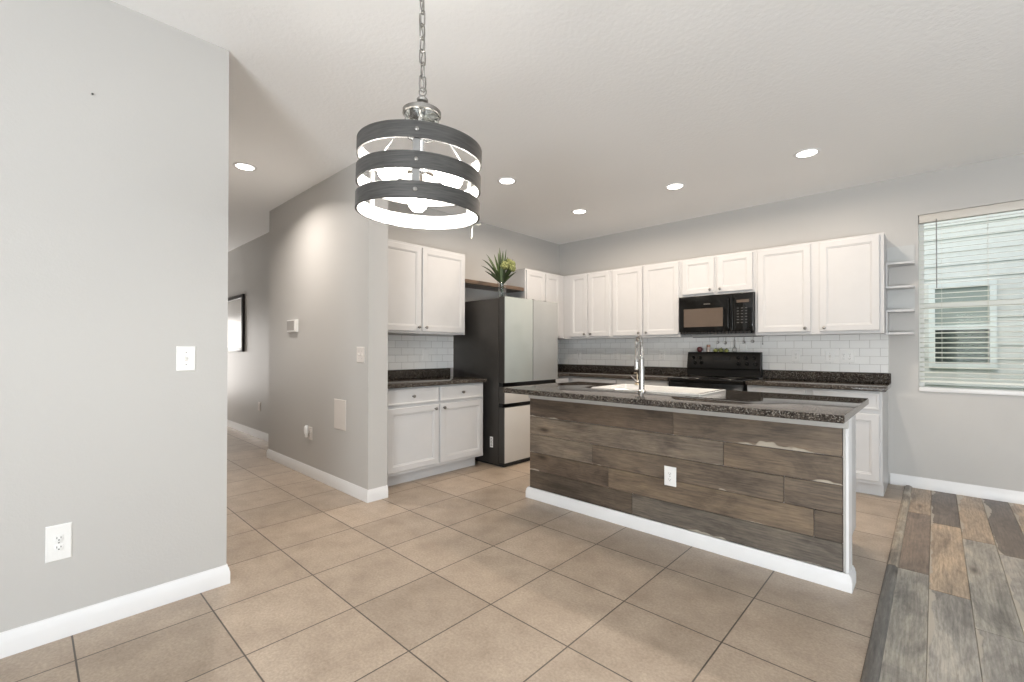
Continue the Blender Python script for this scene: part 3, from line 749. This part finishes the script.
# ------------------------------------------------------------------ island
IX0, IX1, IY0, IY1 = -2.474, -.326, 2.86, 3.585
t = thing('kitchen_island', 'white kitchen island faced with weathered brown planks', 'island', (-1.4, 3.2, 0))
mb = MB(); mb.box(IX0, IX1, IY0+.013, IY0+.125, 0, .881, .002).box(-.3375, IX1, IY0, IY0+.0132, 0, .820).build('knee_wall', 'trim', t, label='white end wall')
mb = MB(); mb.box(IX0+.002, -2.012, IY0+.1252, IY1, .105, .881).box(-1.108, -.372, IY0+.1252, IY1, .105, .881).box(-2.012, -1.108, IY0+.1252, IY1, .105, .675).box(-2.012, -1.108, IY0+.1252, 3.06, .675, .881).box(IX0+.002, -.384, IY0+.1252, IY1-.075, 0, .1049); mb.build('cabinet_body', 'cabinet', t)
FK = Fr((0, IY1, 0), (1, 0, 0), (0, 1, 0))
for (a, b) in ((IX0+.03, -2.03), (-1.06, -.70), (-.69, -.39)):
    shaker(FK, a, b, .727, .868, 0, t, ((a+b)/2, .798), True); shaker(FK, a, b, .135, .70, 0, t, (b-.04, .663))
for (a, b) in ((-2.0, -1.56), (-1.54, -1.09)): shaker(FK, a, b, .135, .64, 0, t, (b-.04 if a < -1.8 else a+.04, .60))
joints = [[-1.245], [-.934], [-1.861, -.616], [-1.726, -.476], [-1.537]]
B1, B2, B3, B4, B5 = (.128, .098, .072), (.168, .135, .103), (.108, .079, .057), (.092, .070, .052), (.142, .106, .074)
tints = [[B3, B1], [B2, B5], [B2, B1, B1], [B3, B5, B4], [B4, (.12, .102, .084)]]
PX0, PX1, PZ1 = IX0+.004, -.350, .820
mb = MB()
for r in range(5):
    z1 = PZ1-0.1478*r; z0 = max(.082, z1-0.1478)
    xs = [PX0]+joints[r]+[PX1]
    for k in range(len(xs)-1):
        c = tints[r][k]
        mb.box(xs[k]+.0013, xs[k+1]-.0013, IY0, IY0+.0128, z0+.0013, z1-.0013, .0018, col=(*c, random.random()), across=2)
mb.build('plank_panel', 'wood_x', t, label='weathered brown plank facing')
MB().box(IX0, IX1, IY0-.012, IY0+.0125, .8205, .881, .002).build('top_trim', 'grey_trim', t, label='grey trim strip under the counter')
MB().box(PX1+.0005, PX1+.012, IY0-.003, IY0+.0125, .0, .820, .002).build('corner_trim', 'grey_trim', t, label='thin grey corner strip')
prof = [(0, 0), (.016, 0), (.016, .055), (.0125, .062), (.012, .072), (.006, .080), (.005, .086), (0, .086)]
path = [Vector((IX0-.0005, IY0+.12, 0)), Vector((IX0-.0005, IY0-.0125, 0)), Vector((IX1+.0005, IY0-.0125, 0)), Vector((IX1+.0005, IY0+.125, 0))]
L = []
for i, p in enumerate(path):
    d1 = (path[i]-path[i-1]).normalized() if i else (path[1]-path[0]).normalized()
    d2 = (path[i+1]-path[i]).normalized() if i < 3 else d1
    n1, n2 = Vector((d1.y, -d1.x, 0)), Vector((d2.y, -d2.x, 0)); nb = (n1+n2).normalized(); k = 1/nb.dot(n1)
    L.append([p+nb*(o*k)+Vector((0, 0, z)) for o, z in prof])
MB().rings(L).build('baseboard', 'trim', t)

SX0_, SX1_, SY0, SY1 = -2.01, -1.15, 3.07, 3.56
t = thing('countertop', 'large dark granite island countertop around the white sink', 'countertop', (-1.4, 3.1, .882), 'dark granite countertops')
CX0, CX1, CY0, CY1 = -2.505, -.308, 2.575, 3.612
MB_ = MB()
# a U of stone round the farmhouse sink, as one solid outline
out = [(CX0, CY0), (CX1, CY0), (CX1, CY1), (SX1_, CY1), (SX1_, SY0), (SX0_, SY0), (SX0_, CY1), (CX0, CY1)]
def inset(poly, d):
    n = len(poly); res = []
    for i in range(n):
        a, b, c = Vector((*poly[i-1], 0)), Vector((*poly[i], 0)), Vector((*poly[(i+1) % n], 0))
        d1, d2 = (b-a).normalized(), (c-b).normalized(); n1, n2 = Vector((-d1.y, d1.x, 0)), Vector((-d2.y, d2.x, 0))
        nb = (n1+n2).normalized(); res.append((b+nb*(d/nb.dot(n1))).to_2d())
    return res
L = []
for d, z in ((.003, .882), (0, .885), (0, .914), (.0018, .9182), (.006, .920)):
    L.append([Vector((*q, z)) for q in inset(out, d)])
MB_.rings(L).build('slab', 'granite', t)

t = thing('farmhouse_sink', 'white farmhouse sink set into the granite island', 'sink', (-1.56, 3.36, .68))
x0, x1, y0, y1 = SX0_+.0015, SX1_-.0015, SY0+.0015, SY1+.03
def rr_ring(x0, x1, y0, y1, r, z, n=4):
    P = []
    for cx, cy, a0 in ((x1-r, y1-r, 0), (x0+r, y1-r, PI/2), (x0+r, y0+r, PI), (x1-r, y0+r, 3*PI/2)):
        for k in range(n+1):
            a = a0+PI/2*k/n; P.append(Vector((cx+r*math.cos(a), cy+r*math.sin(a), z)))
    return P
L = [rr_ring(x0, x1, y0, y1, .008, .882-.20), rr_ring(x0, x1, y0, y1, .008, .922), rr_ring(x0+.004, x1-.004, y0+.004, y1-.004, .008, .926),
     rr_ring(x0+.03, x1-.03, y0+.03, y1-.03, .02, .926), rr_ring(x0+.036, x1-.036, y0+.036, y1-.036, .02, .92),
     rr_ring(x0+.045, x1-.045, y0+.045, y1-.045, .03, .74), rr_ring(x0+.08, x1-.08, y0+.08, y1-.08, .03, .715)]
MB().rings(L).build('basin', 'ceramic', t)
MB().lathe([(.045, 0), (.045, .003), (.038, .004), (.03, .001), (.0001, .001)], (-1.56, 3.37, .7152), n=20).build('drain', 'chrome', t)

FX, FY = -1.556, 3.04
t = thing('kitchen_faucet', 'tall chrome spring-neck faucet at the island sink', 'faucet', (FX, FY, .92))
MB().lathe([(.028, 0), (.028, .006), (.022, .012), (.0195, .05), (.0185, .235), (.0165, .24), (.0001, .241)], (FX, FY, .9202), n=18).build('body', 'steel', t)
FD = Vector((-.109, .129, 0)); FO = Vector((FX, FY, 0))
arc = [FO+Vector((0, 0, 1.155)), FO+Vector((0, 0, 1.235))]
for k in range(0, 13):
    a = PI*k/12; arc.append(FO+FD*(.5-.5*math.cos(a))+Vector((0, 0, 1.245+.075*math.sin(a))))
arc += [FO+FD+Vector((0, 0, 1.20)), FO+FD+Vector((0, 0, 1.16))]
MB().tube(arc, .008, 10).build('neck', 'steel', t)
# coil spring round the neck
pts = []; tot = 0; dens = []
av = [Vector(p) for p in arc]
for i in range(len(av)-1):
    for k in range(6): dens.append(av[i].lerp(av[i+1], k/6))
seglen = [0]
for i in range(1, len(dens)): seglen.append(seglen[-1]+(dens[i]-dens[i-1]).length)
turns = 44; steps = turns*9; hel = []
tt = seglen[-1]; j = 0
for s in range(steps):
    d = tt*s/(steps-1)
    while j < len(dens)-2 and seglen[j+1] < d: j += 1
    f0 = (d-seglen[j])/max(1e-6, seglen[j+1]-seglen[j]); p = dens[j].lerp(dens[j+1], f0)
    tg = (dens[min(j+1, len(dens)-1)]-dens[j]).normalized(); sx = Vector((FD.y, -FD.x, 0)).normalized(); sy = tg.cross(sx).normalized()
    a = 2*PI*turns*s/(steps-1); hel.append(p+(sx*math.cos(a)+sy*math.sin(a))*.0125)
MB().tube(hel, .0022, 5).build('spring', 'steel', t)
MB().lathe([(.011, 0), (.017, .006), (.018, .06), (.015, .085), (.010, .095), (.0001, .096)], FO+FD+Vector((0, 0, 1.07)), n=16).build('spray_head', 'steel', t)
MB().tube([FO+Vector((0, 0, 1.13)), FO+FD*.5+Vector((0, 0, 1.14)), FO+FD*.9+Vector((0, 0, 1.135))], .005, 8).build('support_arm', 'steel', t)
MB().tube([(FX-.018, FY, .985), (FX-.045, FY, .995), (FX-.085, FY, 1.03)], [.009, .006, .005], 8).build('lever', 'steel', t)

SPX, SPY = -1.86, 3.665-.02
sd = thing('soap_pump', 'small brass soap pump behind the faucet on the sink rim', 'soap dispenser', (-1.87, 3.574, .926))
MB().lathe([(.024, 0), (.024, .006), (.016, .012), (.012, .022), (.012, .03), (.0001, .031)], (-1.87, 3.574, .9262), n=16).build('base', 'brass', sd)
MB().tube([(-1.87, 3.574, .95), (-1.87, 3.574, 1.02), (-1.87, 3.563, 1.028), (-1.87, 3.52, 1.026)], .0055, 8).build('spout', 'brass', sd)

# ------------------------------------------------------------------ plates on walls
def plate(fr, u, v, w=.073, h=.117, kind='outlet', label='', name=None, mat='plate', double=False, group=None, off=0.0):
    t = thing(name or ('wall_outlet' if kind == 'outlet' else 'light_switch' if kind == 'switch' else 'blank_plate'), label,
              'outlet' if kind == 'outlet' else 'light switch' if kind == 'switch' else 'cover plate', fr.p(u, v, off), group)
    mb = MB(); mb.rings([fr.rect(u-w/2, u+w/2, v-h/2, v+h/2, off+.0003), fr.rect(u-w/2, u+w/2, v-h/2, v+h/2, off+.003), fr.rect(u-w/2, u+w/2, v-h/2, v+h/2, off+.006, .004)])
    mb.build('plate', mat, t)
    us = (u-.023, u+.023) if double else (u,)
    for uu in us:
        if kind == 'outlet':
            for dv in (.0195, -.0195):
                ring = lambda r, ww, sq: [fr.p(uu+max(-.0145, min(.0145, r*math.cos(2*PI*k/24))), v+dv+max(-.0125, min(.0125, r*math.sin(2*PI*k/24))), off+ww) for k in range(24)]
                s = MB().rings([ring(.017, .0055, 0), ring(.017, .0078, 0), ring(.0155, .0085, 0)]).build('socket', mat, t)
                mb = MB()
                for du, hh in ((-.0062, .0085), (.0062, .007)): fr.box(mb, uu+du-.0011, uu+du+.0011, v+dv+.002-hh/2, v+dv+.002+hh/2, off+.0078, off+.0088)
                mb.lathe([(.0026, 0), (.0026, .0012), (.0001, .0013)], fr.p(uu, v+dv-.0075, off+.0076), fr.w, 10)
                mb.build('slots', 'slot', s)
            MB().lathe([(.003, 0), (.0028, .0012), (.0001, .0014)], fr.p(uu, v, off+.0058), fr.w, 10).build('screw', 'nickel', t)
        elif kind == 'switch':
            mb = MB(); a, b = fr.p(uu-.005, v-.011, off+.0055), fr.p(uu+.005, v+.011, off+.0075)
            fr.box(mb, uu-.006, uu+.006, v-.0125, v+.0125, off+.0056, off+.0072); mb.build('switch_frame', 'plate_grey', t)
            mb = MB(); mb.rings([fr.rect(uu-.0045, uu+.0045, v-.008, v+.004, off+.007), [p+Vector((0, 0, .010))-Vector((0, 0, 0)) for p in fr.rect(uu-.0038, uu+.0038, v-.004, v+.003, off+.019)]]); mb.build('toggle', mat, t)
            for dv in (.03, -.03): MB().lathe([(.003, 0), (.0028, .0012), (.0001, .0014)], fr.p(uu, v+dv, off+.0058), fr.w, 10).build('screw', 'nickel', t)
        elif kind == 'blank':
            for dv in (h/2-.02, -h/2+.02): MB().lathe([(.003, 0), (.0028, .0012), (.0001, .0014)], fr.p(uu, v+dv, off+.0058), fr.w, 10).build('screw', mat, t)
    return t
plate(FL, .537, 1.176, .079, .122, 'switch', 'white toggle switch on the left wall in the foreground')
plate(FL, .096, .405, .080, .150, 'outlet', 'white double outlet low on the left wall')
plate(FP, -3.445, 1.18, .125, .128, 'switch', 'beige double switch near the corner of the jutting grey wall', mat='plate_grey', double=True)
plate(FP, -3.80, .655, .215, .262, 'blank', 'large blank cover plate low on the jutting grey wall', mat='plate_grey')
plate(FH, -6.84, .435, .085, .12, 'outlet', 'outlet low on the far hall wall', mat='plate_grey')
FI2 = Fr((0, 2.86, 0), (1, 0, 0), (0, -1, 0))
plate(FI2, -1.263, .401, .079, .125, 'outlet', 'white outlet on the weathered plank front of the island')
TF = dict(off=.009)
plate(FB, -3.734, 1.147, .075, .118, 'outlet', 'white outlet on the tile in the corner right of the fridge', **TF)
plate(FB, -3.144, 1.155, .075, .118, 'switch', 'white switch on the tile left of the faucet', **TF)
plate(FB, -2.491, 1.160, .075, .118, 'outlet', 'white outlet on the tile between the faucet and range', **TF)
plate(FB, -1.553, 1.243, .075, .085, 'blank', 'small blank plate on the tile above the range', **TF)
plate(FB, -1.05, 1.163, .075, .118, 'outlet', 'white outlet on the tile just right of the range', **TF)
plate(FB, -.762, 1.163, .075, .118, 'switch', 'white single switch on the tile between two outlets at the right', **TF)
plate(FB, -.626, 1.163, .118, .118, 'outlet', 'white wide outlet plate nearest the window end of the tile', double=True, **TF)
plate(FA, 2.98, 1.17, .075, .118, 'blank', 'white blank plate on the tile above the short counter', **TF)

t = thing('air_freshener', 'white plug-in air freshener in the outlet on the jutting grey wall', 'air freshener', FP.p(-4.44, .44, .009))
plate(FP, -4.40, .415, .080, .122, 'outlet', 'outlet behind the white plug-in air freshener', mat='plate_grey')
mb = MB(); L = []
for z, rx, ry in ((.405, .012, .010), (.41, .019, .016), (.44, .022, .022), (.478, .021, .020), (.49, .014, .012)):
    L.append([FP.p(-4.425+rx*math.cos(2*PI*k/16), z, .0095+.023+ry*math.sin(2*PI*k/16)) for k in range(16)])
mb.rings(L).build('housing', 'plate', t)
MB().lathe([(.011, 0), (.013, .006), (.012, .024), (.0001, .025)], FP.p(-4.425, .380, .033), (0, 0, 1), 12).build('refill_bottle', 'plate', t)

t = thing('thermostat', 'small square thermostat on the jutting grey wall', 'thermostat', FP.p(-4.83, 1.46, 0))
MB().rings([FP.rect(-4.935, -4.705, 1.398, 1.528, .0003), FP.rect(-4.935, -4.705, 1.398, 1.528, .004, .0)]).build('wall_plate', 'plate', t)
MB().rings([FP.rect(-4.93, -4.71, 1.403, 1.524, .0042), FP.rect(-4.93, -4.71, 1.403, 1.524, .024, 0), FP.rect(-4.93, -4.71, 1.403, 1.524, .027, .003)]).build('housing', 'plate', t)
FP.box(MB(), -4.926, -4.745, 1.418, 1.516, .0268, .0280).build('screen', 'screen_grey', t, label='grey screen')

# framed print in the hall
t = thing('framed_print', 'black framed white print on the far hall wall', 'picture', FH.p(-7.95, 1.6, 0))
fu0, fu1, fv0, fv1 = -8.42, -7.475, 1.19, 2.045
def frame_ring(fr, u0, u1, v0, v1, wd):
    return MB().rings([fr.rect(u0, u1, v0, v1, .0005), fr.rect(u0, u1, v0, v1, .03), fr.rect(u0, u1, v0, v1, .034, .006), fr.rect(u0, u1, v0, v1, .034, wd-.006), fr.rect(u0, u1, v0, v1, .022, wd), fr.rect(u0, u1, v0, v1, .0005, wd)], cap0=False, cap1=False)
mb = frame_ring(FH, fu0, fu1, fv0, fv1, .06); mb.build('frame', 'frame_black', t)
FH.box(MB(), fu0+.055, fu1-.055, fv0+.055, fv1-.055, .004, .012).build('print_sheet', 'paper', t)
mb = MB()
for vv in (1.50, 1.66, 1.78): FH.box(mb, -7.80, -7.56, vv, vv+.008, .0118, .0128)
mb.build('print_lines', 'plate_grey', t)

# small nail left in the left wall
o = MB().lathe([(.0018, 0), (.0018, .008), (.0042, .009), (.0042, .0105), (.0001, .011)], FL.p(.19, 2.342, 0), FL.w, 10).build('wall_nail', 'slot', origin=FL.p(.19, 2.342, 0))
tag(o, 'small dark nail left high on the bare left wall', 'nail')

# ------------------------------------------------------------------ recessed ceiling lights
DL = [((-4.328, 1.269), 'round recessed ceiling light in the hall beside the left wall'),
      ((-2.903, 3.034), 'round recessed ceiling light in front of the fridge, just right of the pendant'),
      ((-2.945, 4.267), 'round recessed ceiling light nearest the corner of the kitchen cabinets'),
      ((-1.821, 4.232), 'round recessed ceiling light above the microwave'),
      ((-.744, 4.232), 'round recessed ceiling light nearest the window')]
proto = None
for (x, y), lab in DL:
    if proto is None:
        proto = thing('recessed_light', lab, 'ceiling light', (x, y, CEIL), 'recessed ceiling lights')
        MB().lathe([(.092, 0), (.092, -.004), (.086, -.008), (.072, -.006), (.068, -.002), (.068, 0)], (x, y, CEIL-.0002), n=32).build('trim_ring', 'trim', proto)
        MB().lathe([(.067, -.0012), (.067, -.0045), (.05, -.0062), (.0001, -.0068)], (x, y, CEIL), n=28).build('lens', 'lens', proto)
        l = bpy.data.lights.new('recessed_beam', 'AREA'); l.shape = 'DISK'; l.size = .12; l.energy = DOWN_POWER; l.color = DOWN_COL; l.spread = math.radians(172)
        lo = bpy.data.objects.new('recessed_beam', l); COL.objects.link(lo); lo.parent = proto; lo.location = (0, 0, -.012); lo['_o'] = (0, 0, 0)
    else:
        c = copy_thing(proto, (x, y, CEIL), lab)
        if x > -4:
            for ch in c.children:
                if ch.type == 'LIGHT': ch.data = kitchen_beam
    if x < -4 and 'kitchen_beam' not in globals():
        kitchen_beam = l.copy(); l.energy = DOWN_POWER*1.25; l.spread = math.radians(145); l.color = (1, .92, .84)

# ------------------------------------------------------------------ pendant
PX, PY = -1.252, .892
t = thing('pendant_light', 'drum pendant light of three dark wood bands hanging on a chain', 'pendant light', (PX, PY, 1.97))
O = Vector((PX, PY, 0)); H = .055
MB().lathe([(.062, 0), (.062, -.006), (.05, -.018), (.02, -.026), (.012, -.034), (.0001, -.035)], (PX, PY, CEIL-.0002), n=28).build('ceiling_canopy', 'nickel', t)
# the drum hangs a touch out of level
PV = Vector((PX, PY, 1.86))
tl = Matrix.Rotation(math.radians(2.0), 4, Vector((-.683, .73, 0)).normalized()) @ Matrix.Rotation(math.radians(1.8), 4, Vector((.73, .683, 0)).normalized())
def T(p): return PV+(tl @ (Vector(p)-PV))
def tb(mb, name, mat, parent, **k):
    for v in mb.bm.verts: v.co = T(v.co)
    return mb.build(name, mat, parent, **k)
R_ = .203
zb = [1.669, 1.755, 1.842]; bh = .050
n = 72
view = math.atan2(-PY, -PX)                    # direction from the drum towards the room's middle
bands = []
for z0 in zb:
    mb = MB(); L = []
    for r, z in ((R_, z0+.001), (R_, z0+bh-.001), (R_-.001, z0+bh), (R_-.0058, z0+bh), (R_-.0058, z0), (R_-.001, z0)):
        L.append([O+Vector((r*math.cos(2*PI*k/n), r*math.sin(2*PI*k/n), z)) for k in range(n)])
    mb.rings(L+[L[0]], cap0=False, cap1=False); bmesh.ops.remove_doubles(mb.bm, verts=mb.bm.verts, dist=1e-6)
    wb = tb(mb, 'wood_band', 'band', t, label='dark weathered wood band'); bands.append(wb)
    mb = MB(); L = []
    for r, z in ((R_-.0060, z0+.0015), (R_-.0060, z0+bh-.0015), (R_-.0072, z0+bh-.0015), (R_-.0072, z0+.0015)):
        L.append([O+Vector((r*math.cos(2*PI*k/n), r*math.sin(2*PI*k/n), z)) for k in range(n)])
    mb.rings(L+[L[0]], cap0=False, cap1=False); bmesh.ops.remove_doubles(mb.bm, verts=mb.bm.verts, dist=1e-6)
    tb(mb, 'lining', 'band_in', wb, label='white inner lining')
a0 = view-math.radians(3)
sang = [a0, a0+2*PI/3, a0-2*PI/3]
for a in sang:
    d = Vector((math.cos(a), math.sin(a), 0)); s = Vector((-d.y, d.x, 0))
    mb = MB(); r0, r1, hw = R_-.0102, R_-.0076, .011
    mb.rings([[O+d*r0-s*hw+Vector((0, 0, z)), O+d*r1-s*hw+Vector((0, 0, z)), O+d*r1+s*hw+Vector((0, 0, z)), O+d*r0+s*hw+Vector((0, 0, z))] for z in (zb[0]+.004, zb[2]+bh-.002)])
    sp = tb(mb, 'strap', 'strap', t, label='vertical grey metal strap')
    for z0 in zb:
        tb(MB().lathe([(.0062, 0), (.0062, .0012), (.004, .003), (.0001, .0034)], O+d*(R_+.0001)+Vector((0, 0, z0+bh/2)), d, 12), 'screw', 'nickel', sp)
        tb(MB().lathe([(.0048, 0), (.0048, .003), (.0001, .0032)], O+d*(R_-.0104)+Vector((0, 0, z0+bh/2)), -d, 8), 'nut', 'nickel', sp)
    tb(MB().tube([O+d*(R_-.0105)+Vector((0, 0, zb[2]+.012)), O+d*.05+Vector((0, 0, 1.945+H))], .0032, 8), 'arm', 'chrome', t)
# hub
OH = O+Vector((0, 0, H))
piv = T((PX, PY, 2.02+H))
tb(MB().lathe([(.0001, 1.975), (.018, 1.974), (.030, 1.968), (.056, 1.962), (.063, 1.957), (.063, 1.945), (.058, 1.943), (.055, 1.948), (.0001, 1.949)], OH, n=32), 'hub_cap', 'nickel', t)
tb(MB().lathe([(.056, 1.9475), (.056, 1.885), (.050, 1.874), (.030, 1.870), (.030, 1.873), (.049, 1.878), (.0535, 1.886), (.0535, 1.9475)], OH, n=32), 'glass_cup', 'glass', t, label='clear glass cup')
tb(MB().lathe([(.012, 1.944), (.012, 1.80), (.022, 1.795), (.022, 1.775), (.0001, 1.772)], OH, n=16), 'center_stem', 'chrome', t)
tb(MB().lathe([(.010, 1.9745), (.010, 1.986), (.018, 1.990), (.019, 1.997), (.010, 2.006), (.0001, 2.008)], OH, n=20), 'loop_base', 'iron', t)
MB().tube([piv+rr*(.012*math.cos(2*PI*k/14))+Vector((0, 0, .002+.014*math.sin(2*PI*k/14))) for k in range(14)], .0024, 6, closed=True).build('hanging_loop', 'iron', t)
# bulbs on short sockets round the stem
for k in range(3):
    a = view+PI+2*PI*k/3+math.radians(4)
    d = Vector((math.cos(a), math.sin(a), 0)); ax = (d*(.50 if k == 0 else .80)+Vector((0, 0, -.75 if k == 0 else -.30))).normalized()
    s0 = O+d*.016+Vector((0, 0, 1.822))
    sk = tb(MB().lathe([(.008, 0), (.017, .004), (.018, .044), (.016, .047), (.0001, .047)], s0, ax, 16), 'lamp_socket', 'chrome', t)
    b0 = s0+ax*.0475
    bb = tb(MB().lathe([(.012, 0), (.013, .012), (.022, .026), (.031, .044), (.034, .060), (.030, .076), (.019, .088), (.0001, .094)], b0, ax, 20), 'bulb', 'bulb', t, label='glowing round bulb')
    l = bpy.data.lights.new('bulb_glow', 'POINT'); l.energy = BULB_POWER; l.color = BULB_COL; l.shadow_soft_size = .03
    lo = bpy.data.objects.new('bulb_glow', l); COL.objects.link(lo); lo.parent = bb; lo.location = T(b0+ax*.105)-Vector(bb['_o'])
# chain of welded links up to the canopy
OC = Vector((piv.x, piv.y, 0)); mb = MB(); z = piv.z+.014; k = 0
while z < CEIL-.045:
    hl, hw = .0265, .0105; pts = []
    dirv = (rr if k % 2 == 0 else ff); dirv = (Matrix.Rotation(.5+k*.12, 3, 'Z') @ dirv)
    for i in range(16):
        a = 2*PI*i/16; cx = hw*math.cos(a); cz = (hl-hw)*(1 if math.sin(a) > 0 else -1)*min(1, abs(math.sin(a))*3)+hw*math.sin(a)
        pts.append(OC.lerp(O, (z-2.08)/.7)+dirv*cx+Vector((0, 0, z+.016+cz)))
    q = MB(); mb.tube(pts, .0025, 6, closed=True); z += .0435; k += 1
mb.build('chain', 'iron', t, smooth=60, label='dark steel link chain')
MB().tube([O+Vector((0.004*math.sin(i*1.3), .004*math.cos(i*1.1), 2.075+i*(CEIL-2.10)/24))+(OC-O)*(1-i/24) for i in range(25)], .0022, 6).build('power_cord', 'iron', t)
# bit of string tied to the lowest band
a = math.atan2(rr.y*.80+ff.y*.60, rr.x*.80+ff.x*.60)
d = Vector((math.cos(a), math.sin(a), 0)); s = Vector((-d.y, d.x, 0))
q0 = T(O+d*(R_+.003)+Vector((0, 0, zb[0]+.006)))
g = thing('string_tie', 'short cream string tied to the lowest band of the pendant', 'string', q0)
MB().tube([q0+Vector((0, 0, .004)), q0+d*.006+Vector((0, 0, -.006)), q0+d*.002+Vector((0, 0, -.02)), q0-s*.006+Vector((0, 0, -.035)), q0+Vector((0, 0, -.05))], .0022, 6).build('tail', 'stringm', g)
MB().tube([q0+s*.0-d*.001, q0+rr*.014+Vector((0, 0, .002)), q0+rr*.026+Vector((0, 0, -.001)), q0+rr*.034+Vector((0, 0, .002))], .0028, 6).build('bow', 'stringm', g)
MB().lathe([(.001, -.005), (.005, -.003), (.006, 0), (.005, .003), (.001, .005)], q0, (0, 0, 1), 10).build('knot', 'brass', g)

for o in list(bpy.data.objects):
    if '_o' in o: del o['_o']
